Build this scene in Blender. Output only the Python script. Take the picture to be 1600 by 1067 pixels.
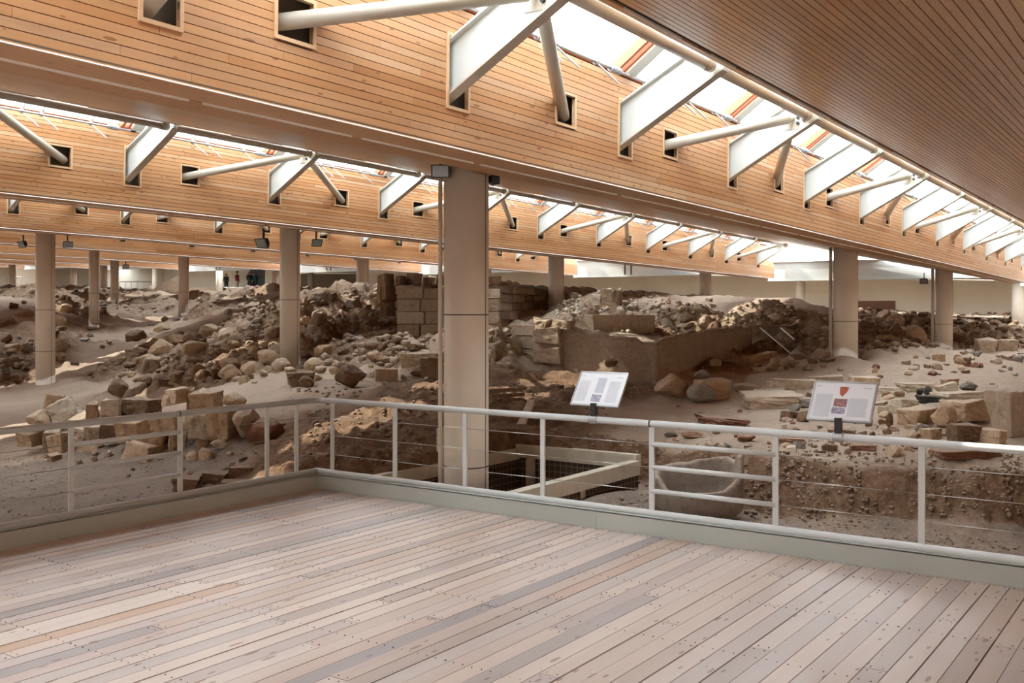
import bpy, bmesh, math, random
import numpy as np
from mathutils import Vector, Matrix, noise

# ------------------------------------------------------------------ scene, camera, light
for o in list(bpy.data.objects):
    bpy.data.objects.remove(o, do_unlink=True)
SC = bpy.context.scene
COL = SC.collection
R = random.Random(7)
CAMZ = 1.7
F = 1587.0                      # focal length in pixels of the 1600 px frame
FU, FV = 0.8194, 0.5731         # forward direction in the building's u / v axes

cam_d = bpy.data.cameras.new('camera')
cam = bpy.data.objects.new('camera', cam_d)
COL.objects.link(cam)
cam.location = (0, 0, CAMZ)
cam.rotation_euler = (math.pi / 2, 0, -math.atan2(FU, FV))
cam_d.sensor_width = 36.0
cam_d.lens = F / 1600 * 36
cam_d.shift_y = -(533.5 - 484) / 1600
cam_d.clip_end = 500
SC.camera = cam

SC.view_settings.view_transform = 'Standard'
SC.view_settings.look = 'None'
SC.view_settings.gamma = 1
SC.view_settings.use_curve_mapping = False
SC.view_settings.exposure = 3.0
SC.cycles.use_denoising = True
SC.cycles.max_bounces = 10
SC.cycles.diffuse_bounces = 7
SC.cycles.transparent_max_bounces = 12
SC.cycles.sample_clamp_indirect = 6

world = bpy.data.worlds.new('sky')
SC.world = world
world.use_nodes = True
bgn = world.node_tree.nodes['Background']
bgn.inputs['Color'].default_value = (0.90, 0.95, 1.0, 1)
bgn.inputs['Strength'].default_value = 1.9

sun_d = bpy.data.lights.new('sun', 'SUN')
sun_d.energy = 1.25
sun_d.color = (1.0, 0.93, 0.8)
sun_d.angle = math.radians(0.6)
sun = bpy.data.objects.new('sun', sun_d)
COL.objects.link(sun)
_sd = Vector((0.26, -1.10, -1.0)).normalized()      # the way the light travels
sun.rotation_euler = _sd.to_track_quat('-Z', 'Y').to_euler()


def vf(j):
    return 5.42 + 9.02 * j


def vh(j):
    return 4.214 + 9.1 * j


def dzj(j):
    return 0.31 * j if j <= 3 else 0.93 + 0.27 * (j - 3)


def zl(j):
    return 1.508 + dzj(j)


def zh(j):
    return 2.662 + dzj(j) + (0.06 if j > 0 else 0)


TILT = 0.0149                   # the roof falls gently along u
ROOF = Matrix.Translation((0, 0, CAMZ)) @ Matrix.Rotation(TILT, 4, 'Y')
U0, U1 = -17.0, 38.6            # run of the roof bays
J0, J1 = -3, 8

# daylight openings: portals guide the sky light through the skylights
for j in range(J0 + 1, J1 + 1):
    ld = bpy.data.lights.new('skylight_portal', 'AREA')
    ld.shape = 'RECTANGLE'
    ld.size = U1 - U0
    ld.size_y = 1.55
    ld.cycles.is_portal = True
    lo = bpy.data.objects.new('skylight_portal', ld)
    COL.objects.link(lo)
    mid = Vector(((U0 + U1) / 2, (vf(j) + vh(j)) / 2 - 0.05, zl(j) + 1.78))
    dv, dz = vh(j) - vf(j), 0.87
    n = Vector((0, -dz, dv)).normalized()          # into the hall: down
    if n.z > 0:
        n = -n
    M = Matrix.Identity(4)
    xa = Vector((1, 0, 0))
    za = -n
    ya = za.cross(xa)
    for i, a in enumerate((xa, ya, za)):
        for k in range(3):
            M[k][i] = a[k]
    lo.matrix_world = ROOF @ Matrix.Translation(mid) @ M


# ------------------------------------------------------------------ pixel helpers
def at(px, py, Z):
    t = (px - 800) / F
    return Vector((Z * (FU + FV * t), Z * (FV - FU * t), CAMZ - (py - 484) / F * Z))


def uv_at(px, Z):
    p = at(px, 484, Z)
    return p.x, p.y


# ------------------------------------------------------------------ object helpers
def tag(o, label=None, cat=None, group=None, kind=None):
    if label:
        o['label'] = label
    if cat:
        o['category'] = cat
    if group:
        o['group'] = group
    if kind:
        o['kind'] = kind
    return o


def link(name, data, mat=None, parent=None):
    o = bpy.data.objects.new(name, data)
    COL.objects.link(o)
    if mat is not None and data is not None:
        if len(data.materials) == 0:
            data.materials.append(mat)
    if parent is not None:
        o.parent = parent
    return o


def empty(name, loc=(0, 0, 0), rotz=0.0):
    o = bpy.data.objects.new(name, None)
    COL.objects.link(o)
    o.empty_display_size = 0.1
    o.location = loc
    o.rotation_euler = (0, 0, rotz)
    return o


class MB:
    """collects shapes and builds one mesh"""

    def __init__(self):
        self.v, self.f, self.r = [], [], []

    def hexa(self, pts, r=0.0):
        b = len(self.v)
        self.v += [tuple(p) for p in pts]
        for q in ((0, 3, 2, 1), (4, 5, 6, 7), (0, 1, 5, 4), (1, 2, 6, 5), (2, 3, 7, 6), (3, 0, 4, 7)):
            self.f.append(tuple(b + i for i in q))
            self.r.append(r)
        return self

    def box(self, x0, x1, y0, y1, z0, z1, r=0.0, M=None):
        p = [Vector(c) for c in ((x0, y0, z0), (x1, y0, z0), (x1, y1, z0), (x0, y1, z0),
                                 (x0, y0, z1), (x1, y0, z1), (x1, y1, z1), (x0, y1, z1))]
        if M is not None:
            p = [M @ c for c in p]
        return self.hexa(p, r)

    def tube(self, a, b, ra, rb=None, n=12, cap=True, r=0.0):
        a, b = Vector(a), Vector(b)
        rb = ra if rb is None else rb
        d = (b - a).normalized()
        x = d.orthogonal().normalized()
        y = d.cross(x)
        k = len(self.v)
        for p, q in ((a, ra), (b, rb)):
            for i in range(n):
                t = 2 * math.pi * i / n
                self.v.append(tuple(p + x * (q * math.cos(t)) + y * (q * math.sin(t))))
        for i in range(n):
            j = (i + 1) % n
            self.f.append((k + i, k + j, k + n + j, k + n + i))
            self.r.append(r)
        if cap:
            self.f.append(tuple(k + i for i in reversed(range(n))))
            self.f.append(tuple(k + n + i for i in range(n)))
            self.r += [r, r]
        return self

    def poly(self, pts, th, axis, r=0.0):
        """flat polygon extruded by th along axis"""
        b = len(self.v)
        n = len(pts)
        ax = Vector(axis)
        self.v += [tuple(Vector(p) - ax * th / 2) for p in pts]
        self.v += [tuple(Vector(p) + ax * th / 2) for p in pts]
        self.f.append(tuple(b + i for i in reversed(range(n))))
        self.f.append(tuple(b + n + i for i in range(n)))
        self.r += [r, r]
        for i in range(n):
            j = (i + 1) % n
            self.f.append((b + i, b + j, b + n + j, b + n + i))
            self.r.append(r)
        return self

    def mesh(self, name, smooth=False, fix=True):
        me = bpy.data.meshes.new(name)
        me.from_pydata(self.v, [], self.f)
        at_ = me.attributes.new('rnd', 'FLOAT', 'FACE')
        at_.data.foreach_set('value', np.array(self.r, dtype=np.float32))
        if fix:
            bm = bmesh.new()
            bm.from_mesh(me)
            bmesh.ops.recalc_face_normals(bm, faces=bm.faces)
            bm.to_mesh(me)
            bm.free()
        if smooth:
            for p in me.polygons:
                p.use_smooth = len(p.vertices) == 4
        me.update()
        return me

    def build(self, name, mat, parent=None, smooth=False):
        return link(name, self.mesh(name, smooth), mat, parent)


# ------------------------------------------------------------------ materials
class NT:
    def __init__(self, name):
        self.m = bpy.data.materials.new(name)
        self.m.use_nodes = True
        self.t = self.m.node_tree
        self.b = self.t.nodes['Principled BSDF']

    def n(self, typ, **kw):
        nd = self.t.nodes.new(typ)
        for k, v in kw.items():
            if k.startswith('i_'):
                key = k[2:]
                key = int(key) if key.isdigit() else key.replace('_', ' ')
                nd.inputs[key].default_value = v
            else:
                setattr(nd, k, v)
        return nd

    def l(self, a, b):
        self.t.links.new(a, b)

    def math(self, op, a, b=None, clamp=False):
        nd = self.n('ShaderNodeMath', operation=op, use_clamp=clamp)
        for i, x in enumerate((a, b)):
            if x is None:
                continue
            if isinstance(x, (int, float)):
                nd.inputs[i].default_value = x
            else:
                self.l(x, nd.inputs[i])
        return nd.outputs[0]

    def mix(self, fac, a, b, blend='MIX'):
        nd = self.n('ShaderNodeMix', data_type='RGBA', blend_type=blend)
        for s, x in ((nd.inputs[0], fac), (nd.inputs[6], a), (nd.inputs[7], b)):
            if isinstance(x, (int, float)):
                s.default_value = x
            elif isinstance(x, tuple):
                s.default_value = x if len(x) == 4 else (*x, 1)
            else:
                self.l(x, s)
        return nd.outputs[2]

    def ramp(self, fac, stops, interp='LINEAR'):
        nd = self.n('ShaderNodeValToRGB')
        cr = nd.color_ramp
        cr.interpolation = interp
        while len(cr.elements) < len(stops):
            cr.elements.new(0.5)
        for e, (p, c) in zip(cr.elements, stops):
            e.position = p
            e.color = c if len(c) == 4 else (*c, 1)
        self.l(fac, nd.inputs[0])
        return nd.outputs[0]

    def noise(self, vec, scale, detail=4, rough=0.55, dist=0.0):
        nd = self.n('ShaderNodeTexNoise')
        nd.inputs['Scale'].default_value = scale
        nd.inputs['Detail'].default_value = detail
        nd.inputs['Roughness'].default_value = rough
        nd.inputs['Distortion'].default_value = dist
        self.l(vec, nd.inputs['Vector'])
        return nd.outputs['Fac']

    def scaled(self, vec, s, off=None):
        nd = self.n('ShaderNodeMapping')
        nd.inputs['Scale'].default_value = s
        self.l(vec, nd.inputs['Vector'])
        if off is not None:
            self.l(off, nd.inputs['Location'])
        return nd.outputs[0]

    def bump(self, h, strength=0.3, dist=0.02):
        nd = self.n('ShaderNodeBump')
        nd.inputs['Strength'].default_value = strength
        nd.inputs['Distance'].default_value = dist
        self.l(h, nd.inputs['Height'])
        self.l(nd.outputs[0], self.b.inputs['Normal'])

    def col(self, c):
        if isinstance(c, tuple):
            self.b.inputs['Base Color'].default_value = (*c, 1) if len(c) == 3 else c
        else:
            self.l(c, self.b.inputs['Base Color'])

    def set(self, rough=0.5, metal=0.0, spec=None):
        if isinstance(rough, (int, float)):
            self.b.inputs['Roughness'].default_value = rough
        else:
            self.l(rough, self.b.inputs['Roughness'])
        self.b.inputs['Metallic'].default_value = metal
        if spec is not None:
            self.b.inputs['Specular IOR Level'].default_value = spec
        return self.m

    def pos(self):
        return self.n('ShaderNodeNewGeometry').outputs['Position']

    def objrand(self):
        return self.n('ShaderNodeObjectInfo').outputs['Random']

    def rnd(self):
        a = self.n('ShaderNodeAttribute', attribute_name='rnd').outputs['Fac']
        return self.math('FRACT', self.math('ADD', a, self.objrand()))


def lin(r, g, b):
    f = lambda c: c / 12.92 if c <= 0.04045 else ((c + 0.055) / 1.055) ** 2.4
    return tuple(f(x / 255) for x in (r, g, b))


def m_plain(name, rgb, rough=0.5, metal=0.0, var=0.06, spec=None, scale=6.0):
    t = NT(name)
    f = t.noise(t.pos(), scale, 3)
    a = tuple(max(0, c * (1 - var)) for c in rgb)
    b = tuple(min(1, c * (1 + var)) for c in rgb)
    t.col(t.ramp(f, [(0.3, a), (0.7, b)]))
    return t.set(rough, metal, spec)


def m_wood(name, stops, grain=0.18, knots=True, rough=0.45, axis=0, nails=False, spec=0.5):
    t = NT(name)
    r = t.rnd()
    P = t.pos()
    off = t.n('ShaderNodeCombineXYZ')
    t.l(t.math('MULTIPLY', r, 37.0), off.inputs[0])
    t.l(t.math('MULTIPLY', r, 11.0), off.inputs[1])
    t.l(t.math('MULTIPLY', r, 5.0), off.inputs[2])
    sc = (1.2, 26.0, 26.0)
    g = t.noise(t.scaled(P, sc, off.outputs[0]), 1.0, 5, 0.6, 0.4)
    big = t.noise(t.scaled(P, (0.5, 5.0, 5.0), off.outputs[0]), 1.0, 2, 0.5)
    base = t.ramp(r, stops)
    dark = t.mix(1.0, base, (0.62, 0.50, 0.42), 'MULTIPLY')
    fac = t.math('MULTIPLY', t.math('SUBTRACT', g, 0.42, True), grain * 8, True)
    c = t.mix(fac, base, dark)
    light = t.mix(1.0, base, (1.22, 1.16, 1.1), 'MULTIPLY')
    c = t.mix(t.math('MULTIPLY', big, 0.7), c, light)
    if knots:
        vo = t.n('ShaderNodeTexVoronoi')
        vo.inputs['Scale'].default_value = 1.0
        t.l(t.scaled(P, (2.6, 11.0, 11.0), off.outputs[0]), vo.inputs['Vector'])
        vr = t.n('ShaderNodeSeparateColor')
        t.l(vo.outputs['Color'], vr.inputs[0])
        on = t.math('GREATER_THAN', vr.outputs[0], 0.55)
        k = t.math('LESS_THAN', vo.outputs['Distance'], 0.13)
        k = t.math('MULTIPLY', t.math('MULTIPLY', k, on), 0.75)
        c = t.mix(k, c, t.mix(1.0, base, (0.42, 0.26, 0.18), 'MULTIPLY'))
        vo = t.n('ShaderNodeTexVoronoi')
        vo.inputs['Scale'].default_value = 1.0
        t.l(t.scaled(P, (5.5, 17.0, 17.0), off.outputs[0]), vo.inputs['Vector'])
        vr = t.n('ShaderNodeSeparateColor')
        t.l(vo.outputs['Color'], vr.inputs[0])
        k = t.math('MULTIPLY', t.math('LESS_THAN', vo.outputs['Distance'], 0.15), t.math('GREATER_THAN', vr.outputs[0], 0.62))
        c = t.mix(t.math('MULTIPLY', k, 0.7), c, t.mix(1.0, base, (0.40, 0.24, 0.16), 'MULTIPLY'))
    t.col(c)
    t.bump(g, 0.15, 0.004)
    return t.set(rough, 0, spec)


M = {}
M['face_wood'] = m_wood('face_wood', [(0.0, (0.52, 0.255, 0.105)), (0.3, (0.60, 0.335, 0.165)), (0.55, (0.56, 0.295, 0.130)),
                                      (0.8, (0.62, 0.40, 0.235)), (1.0, (0.46, 0.205, 0.075))], rough=0.5)
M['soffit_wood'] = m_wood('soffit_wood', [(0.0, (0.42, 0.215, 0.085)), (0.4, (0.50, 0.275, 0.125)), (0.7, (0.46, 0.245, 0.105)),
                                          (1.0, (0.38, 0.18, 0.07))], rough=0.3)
M['lip_wood'] = m_wood('lip_wood', [(0.0, (0.56, 0.30, 0.14)), (0.5, (0.62, 0.36, 0.185)), (1.0, (0.53, 0.27, 0.12))], rough=0.36)
M['frame_wood'] = m_wood('frame_wood', [(0.0, (0.66, 0.44, 0.26)), (1.0, (0.7, 0.48, 0.3))], knots=False)
M['deck_wood'] = m_wood('deck_wood', [(0.0, (0.51, 0.42, 0.37)), (0.16, (0.57, 0.475, 0.42)), (0.3, (0.42, 0.355, 0.34)),
                                      (0.45, (0.54, 0.435, 0.37)), (0.58, (0.59, 0.51, 0.455)), (0.68, (0.28, 0.255, 0.26)),
                                      (0.78, (0.45, 0.35, 0.285)), (0.9, (0.47, 0.40, 0.38)), (1.0, (0.45, 0.29, 0.19))],
                        grain=0.10, rough=0.34, spec=0.6)
M['void'] = m_plain('void', (0.05, 0.04, 0.035), 0.9)
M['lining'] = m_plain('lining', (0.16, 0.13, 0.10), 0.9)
M['white_steel'] = m_plain('white_steel', (0.56, 0.59, 0.575), 0.42, 0, 0.03)
M['cream_steel'] = m_plain('cream_steel', (0.56, 0.51, 0.43), 0.4, 0, 0.03)
M['column'] = m_plain('column', (0.76, 0.68, 0.575), 0.5, 0, 0.03, scale=2)
M['joint'] = m_plain('joint', (0.10, 0.085, 0.07), 0.7)
M['rail'] = m_plain('rail', (0.60, 0.62, 0.615), 0.32, 0.0, 0.03)
M['kerb'] = m_plain('kerb', (0.43, 0.455, 0.425), 0.45, 0.0, 0.04, scale=2)
M['wire'] = m_plain('wire', (0.5, 0.48, 0.45), 0.35, 0.8)
M['galv'] = m_plain('galv', (0.42, 0.43, 0.44), 0.4, 0.7)
M['dark_metal'] = m_plain('dark_metal', (0.035, 0.035, 0.037), 0.5, 0.3)
M['terracotta'] = m_plain('terracotta', (0.42, 0.13, 0.06), 0.5)
M['slit_light_white'] = m_plain('slit_light_white', (0.88, 0.85, 0.80), 0.5)  # white that stands in for light leaking through the roof slits
M['timber'] = m_plain('timber', (0.60, 0.54, 0.43), 0.6, 0, 0.12)
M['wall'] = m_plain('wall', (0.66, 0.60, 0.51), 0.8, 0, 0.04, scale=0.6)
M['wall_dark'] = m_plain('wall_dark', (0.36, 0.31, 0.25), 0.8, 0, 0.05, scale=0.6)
M['door'] = m_wood('door_wood', [(0.0, (0.13, 0.045, 0.02)), (1.0, (0.16, 0.06, 0.028))], knots=False)
M['lamp_glass'] = m_plain('lamp_glass', (0.32, 0.36, 0.38), 0.12, 0.2)
M['paper'] = m_plain('paper', (0.80, 0.82, 0.86), 0.18, 0, 0.01)
M['print_grey'] = m_plain('print_grey', (0.50, 0.53, 0.60), 0.3)
M['print_red'] = m_plain('print_red', (0.42, 0.12, 0.07), 0.3, 0, 0.35, scale=60)
M['print_photo'] = m_plain('print_photo', (0.34, 0.17, 0.17), 0.3, 0, 0.7, scale=90)
M['print_blue'] = m_plain('print_blue', (0.34, 0.33, 0.44), 0.3, 0, 0.5, scale=60)
M['panel_grey'] = m_plain('panel_grey', (0.06, 0.065, 0.07), 0.6)


def m_glass():
    t = NT('glass')
    tr = t.n('ShaderNodeBsdfTransparent')
    tr.inputs[0].default_value = (0.93, 0.95, 0.95, 1)
    gl = t.n('ShaderNodeBsdfGlossy')
    gl.inputs['Roughness'].default_value = 0.05
    mx = t.n('ShaderNodeMixShader')
    mx.inputs[0].default_value = 0.05
    t.l(tr.outputs[0], mx.inputs[1])
    t.l(gl.outputs[0], mx.inputs[2])
    out = t.t.nodes['Material Output']
    t.l(mx.outputs[0], out.inputs['Surface'])
    return t.m


M['glass'] = m_glass()


def m_mesh():
    """fine netting in front of the earth of the pit"""
    t = NT('netting')
    br = t.n('ShaderNodeTexBrick')
    br.offset = 0
    br.inputs['Color1'].default_value = (0.075, 0.05, 0.035, 1)
    br.inputs['Color2'].default_value = (0.10, 0.07, 0.045, 1)
    br.inputs['Mortar'].default_value = (0.24, 0.21, 0.17, 1)
    br.inputs['Scale'].default_value = 1
    br.inputs['Mortar Size'].default_value = 0.006
    br.inputs['Brick Width'].default_value = 0.08
    br.inputs['Row Height'].default_value = 0.08
    tc = t.n('ShaderNodeTexCoord')
    t.l(tc.outputs['UV'], br.inputs['Vector'])
    t.col(br.outputs[0])
    return t.set(0.85)


def m_stone(name, a, b, c, yellow=0.0, bumpd=0.03, scale=1.0, dust=0.55):
    t = NT(name)
    P = t.pos()
    r = t.rnd()
    f1 = t.noise(P, 2.2 * scale, 5, 0.62, 0.3)
    f2 = t.noise(P, 13.0 * scale, 5, 0.65)
    k = t.math('ADD', t.math('MULTIPLY', f1, 0.6), t.math('MULTIPLY', r, 0.5))
    base = t.ramp(k, [(0.22, a), (0.52, b), (0.82, c)])
    base = t.mix(t.math('MULTIPLY', t.math('SUBTRACT', 0.52, f2, True), 2.4, True), base,
                 t.mix(1.0, base, (0.5, 0.42, 0.36), 'MULTIPLY'))
    # pale dust has settled on upward faces
    g = t.n('ShaderNodeNewGeometry')
    sx = t.n('ShaderNodeSeparateXYZ')
    t.l(g.outputs['Normal'], sx.inputs[0])
    up = t.math('MULTIPLY', t.math('SUBTRACT', t.math('ADD', sx.outputs[2], t.math('MULTIPLY', f2, 0.5)), 0.85, True), 2.6, True)
    base = t.mix(t.math('MULTIPLY', up, dust), base, (0.56, 0.46, 0.37))
    t.col(base)
    t.bump(t.math('ADD', f2, t.math('MULTIPLY', t.noise(P, 45 * scale, 3), 0.4)), 0.75, bumpd)
    return t.set(0.92, 0, 0.2)


M['tan_stone'] = m_stone('tan_stone', (0.30, 0.19, 0.11), (0.45, 0.31, 0.195), (0.58, 0.44, 0.31))
M['brown_stone'] = m_stone('brown_stone', (0.13, 0.075, 0.045), (0.19, 0.115, 0.07), (0.27, 0.18, 0.12), dust=0.35)
M['red_stone'] = m_stone('red_stone', (0.19, 0.085, 0.05), (0.26, 0.13, 0.08), (0.36, 0.22, 0.15), dust=0.4)
M['grey_stone'] = m_stone('grey_stone', (0.17, 0.15, 0.13), (0.27, 0.24, 0.21), (0.37, 0.33, 0.28))
M['dark_stone'] = m_stone('dark_stone', (0.025, 0.025, 0.026), (0.06, 0.055, 0.05), (0.11, 0.1, 0.09), dust=0.2)
M['pale_stone'] = m_stone('pale_stone', (0.44, 0.36, 0.26), (0.55, 0.46, 0.35), (0.64, 0.56, 0.45))
M['rubble'] = m_stone('rubble', (0.19, 0.12, 0.075), (0.33, 0.23, 0.16), (0.47, 0.36, 0.265))
M['yellow_stone'] = m_stone('yellow_stone', (0.25, 0.165, 0.09), (0.40, 0.285, 0.17), (0.51, 0.40, 0.275))
M['ashlar'] = m_stone('ashlar', (0.36, 0.27, 0.19), (0.43, 0.33, 0.235), (0.49, 0.39, 0.29), bumpd=0.012)
M['dark_ashlar'] = m_stone('dark_ashlar', (0.12, 0.075, 0.045), (0.19, 0.125, 0.08), (0.30, 0.22, 0.15), bumpd=0.01, dust=0.2)
M['mud'] = m_stone('mud', (0.22, 0.14, 0.095), (0.31, 0.215, 0.15), (0.40, 0.295, 0.215), bumpd=0.06)
M['netting'] = m_mesh()
M['basin_stone'] = m_stone('basin_stone', (0.20, 0.155, 0.12), (0.28, 0.225, 0.18), (0.36, 0.30, 0.245), bumpd=0.015, dust=0.5)


def m_ground():
    t = NT('ground')
    P = t.pos()
    e = t.n('ShaderNodeAttribute', attribute_name='earth').outputs['Fac']
    rb = t.n('ShaderNodeAttribute', attribute_name='rub').outputs['Fac']
    ye = t.n('ShaderNodeAttribute', attribute_name='yel').outputs['Fac']
    gr = t.n('ShaderNodeAttribute', attribute_name='grav').outputs['Fac']
    f1 = t.noise(P, 0.9, 6, 0.6, 0.2)
    f2 = t.noise(P, 7.0, 6, 0.68)
    f3 = t.noise(P, 32.0, 4, 0.7)
    sand = t.ramp(t.math('ADD', t.math('MULTIPLY', f1, 0.65), t.math('MULTIPLY', f2, 0.35)), [(0.32, (0.42, 0.31, 0.225)), (0.68, (0.62, 0.49, 0.385))])
    earth = t.ramp(f2, [(0.28, (0.125, 0.066, 0.036)), (0.5, (0.23, 0.135, 0.08)), (0.75, (0.36, 0.235, 0.155))])
    rub = t.ramp(f2, [(0.25, (0.14, 0.083, 0.05)), (0.5, (0.32, 0.22, 0.148)), (0.75, (0.52, 0.40, 0.295))])
    yel = t.ramp(f2, [(0.25, (0.16, 0.10, 0.055)), (0.5, (0.37, 0.265, 0.165)), (0.75, (0.52, 0.41, 0.29))])
    grav = t.ramp(t.math('ADD', t.math('MULTIPLY', f3, 0.7), t.math('MULTIPLY', f1, 0.3)),
                  [(0.3, (0.15, 0.112, 0.09)), (0.5, (0.265, 0.205, 0.17)), (0.7, (0.38, 0.31, 0.265))])
    jit = t.math('MULTIPLY', t.math('SUBTRACT', f2, 0.5), 0.7)

    def m(w):
        return t.math('MULTIPLY', t.math('SUBTRACT', t.math('ADD', w, jit), 0.32, True), 2.8, True)
    c = t.mix(m(gr), sand, grav)
    c = t.mix(m(e), c, earth)
    c = t.mix(m(rb), c, rub)
    c = t.mix(m(ye), c, yel)
    g = t.n('ShaderNodeNewGeometry')
    sx = t.n('ShaderNodeSeparateXYZ')
    t.l(g.outputs['Normal'], sx.inputs[0])
    # dust on level ledges
    up = t.math('MULTIPLY', t.math('SUBTRACT', t.math('ADD', sx.outputs[2], t.math('MULTIPLY', f2, 0.35)), 0.98, True), 3.0, True)
    up = t.math('MULTIPLY', up, t.math('SUBTRACT', 1.0, t.math('MULTIPLY', e, 0.75), True))
    c = t.mix(t.math('MULTIPLY', up, 0.55), c, (0.48, 0.38, 0.30))
    t.col(c)
    h = t.math('ADD', f2, t.math('MULTIPLY', f3, 0.45))
    t.bump(h, 1.0, 0.07)
    return t.set(0.95, 0, 0.15)


M['ground'] = m_ground()

# ------------------------------------------------------------------ the terrain
CP = []          # u, v, z, earth, rubble, yellow, gravel


def cp(px, py, Z, k='s', dz=0.0):
    p = at(px, py, Z)
    CP.append((p.x, p.y, p.z + dz, *KW[k]))


def cw(u, v, z, k='s'):
    CP.append((u, v, z, *KW[k]))


KW = {'s': (0, 0, 0, 0), 'e': (1, 0, 0, 0), 'r': (0, 1, 0, 0), 'y': (0, 0.25, 1, 0), 'g': (0, 0, 0, 1), 'd': (1, .5, 0, 0)}
# under and round the deck
for u in (-16, -8, 0, 3, 5.5, 6.7):
    for v in (-22, -12, -5, 0, 3, 5.5, 6.8):
        cw(u, v, -0.6)
for u in (-14, -6, 0, 3, 5):
    cw(u, 9, -0.47, 'g')
    cw(u, 13, -0.5, 'g')
for u, v in ((7.2, 4.6), (8.5, 4.9), (8, 3), (8, 1), (9.2, 2.5), (8, -2), (8.8, 0), (7.1, 2), (7.1, 5.3), (9.8, 5.0), (8.5, -6), (9, -12)):
    cw(u, v, -0.45, 'g')
# bank and plateau on the right
for a in ((985, 752, 12.45), (1100, 772, 11.75), (1215, 790, 11.1), (1400, 803, 10.7), (1600, 815, 10.3), (1750, 830, 9.9)):
    p = at(*a)
    cw(p.x, p.y, -0.45, 'g')
for a in ((985, 740, 12.55), (1100, 752, 11.85), (1215, 768, 11.2), (1400, 782, 10.8), (1600, 800, 10.4)):
    cp(*a, 'e')
for a in ((985, 697, 12.8), (1100, 703, 12.1), (1215, 713, 11.45), (1400, 727, 11.05), (1600, 744, 10.65), (1750, 757, 10.25)):
    cp(*a, 's')
cp(935, 765, 11.1, 'g')
for a in ((1000, 650, 14.5), (1100, 640, 15.5), (1060, 628, 16.8), (1100, 600, 18.5), (1250, 640, 15.0), (1250, 600, 18.0), (1250, 575, 20),
          (1200, 560, 22), (1400, 640, 14.6), (1450, 600, 17.5), (1550, 640, 14.2), (1550, 575, 21), (1500, 550, 27), (1590, 562, 24),
          (1400, 575, 20.5), (1600, 690, 12.3), (1300, 690, 12.6), (1150, 680, 13.1), (1320, 557, 20.4), (1700, 620, 15), (1750, 580, 20)):
    cp(*a, 's')
# left ground and path
for a in ((20, 690, 16.5), (30, 660, 19), (100, 640, 21), (0, 625, 23.5), (150, 620, 23.5), (71, 597, 25.9), (200, 602, 24.6),
          (150, 575, 28), (180, 560, 31), (170, 540, 35), (230, 520, 40), (250, 502, 45), (-100, 640, 21), (-100, 600, 27),
          (30, 715, 14.9)):
    cp(*a, 's')
for a in ((20, 740, 13.6), (100, 735, 13.6), (200, 742, 13.2), (265, 750, 12.8), (350, 738, 12.6)):
    cp(*a, 'g')
cp(60, 770, 12.2, 'g'); cp(200, 765, 12.3, 'g'); cp(400, 740, 11.9, 'e'); cp(440, 735, 11.2, 'e')
# heaps far left
for a in ((20, 585, 27.5, 'd'), (20, 560, 29, 'r'), (60, 535, 31, 'r'), (20, 515, 33, 'e'), (30, 480, 36, 's'), (10, 470, 40, 's'),
          (60, 455, 43, 'r'), (100, 525, 34.5, 'r'), (110, 487, 40, 'r'), (110, 535, 33, 'd'), (170, 472, 48, 'r'), (120, 458, 52, 'r'),
          (60, 452, 55, 'r'), (20, 457, 52, 'r'), (-80, 520, 33, 'r'), (-120, 470, 42, 'r'), (130, 505, 36.5, 'e')):
    cp(*a)
# middle-left mounds
for a in ((180, 575, 27, 'r'), (200, 556, 27.5, 'r'), (230, 541, 28, 'r'), (250, 598, 22.5, 'd'), (270, 560, 24.5, 'r'), (300, 541, 26, 'r'),
          (300, 598, 21, 'd'), (330, 580, 22.3, 'd'), (250, 521, 31, 's'), (300, 506, 33, 's'), (340, 520, 29, 'r'), (380, 520, 26, 'y'),
          (420, 506, 27, 'y'), (380, 552, 23.3, 'd'), (420, 560, 21.6, 'd'), (340, 545, 25.0, 'd'),
          (330, 472, 45, 'e'), (360, 461, 50, 'r'), (400, 456, 52, 'r'), (430, 453, 50, 'r'), (300, 462, 55, 's'), (262, 470, 50, 'y'),
          (220, 480, 46, 'r'), (200, 477, 50, 'r'), (380, 490, 38, 'e'), (430, 480, 38, 'r'), (300, 485, 40, 'r')):
    cp(*a)
# crest behind the blocks and the bank by the pit
for a in ((300, 612, 17.3, 's'), (350, 602, 17.8, 's'), (420, 602, 16.8, 's'), (380, 582, 19.3, 'y'), (420, 574, 19, 'y'), (360, 592, 18.8, 'y'),
          (480, 611, 15.5, 's'), (560, 606, 16, 's'), (640, 602, 16.5, 'e'), (680, 606, 15.3, 'e'), (500, 650, 13.2, 'e'), (560, 680, 12, 'e'),
          (600, 702, 11.4, 'e'), (560, 722, 11, 'e'), (640, 692, 11.8, 'e'), (650, 650, 13, 'e'), (470, 690, 12.3, 'e'),
          (450, 572, 19.2, 'r'), (500, 563, 20, 'r'), (560, 558, 20, 'r'), (600, 570, 19, 'r'), (560, 582, 17.8, 's'), (640, 570, 19, 'r'),
          (680, 562, 19.3, 'r'), (610, 540, 22, 'e'), (720, 600, 16.5, 'e'), (720, 640, 14, 'e')):
    cp(*a)
# big rubble heap
for a in ((480, 536, 24, 'r'), (480, 500, 26.5, 'r'), (480, 470, 28, 'r'), (520, 461, 28.5, 'r'), (550, 475, 28, 'r'), (560, 500, 26, 'r'),
          (540, 532, 23.5, 'r'), (590, 482, 29, 'e'), (590, 512, 26, 'e'), (460, 457, 32, 'r'), (520, 458, 36, 's'), (560, 463, 40, 's'),
          (650, 522, 24.3, 'r'), (700, 517, 24.2, 'r'), (605, 455, 30, 'r'), (640, 448, 29, 'r'), (690, 440, 30, 'r'), (760, 450, 29, 'r')):
    cp(*a)
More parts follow.
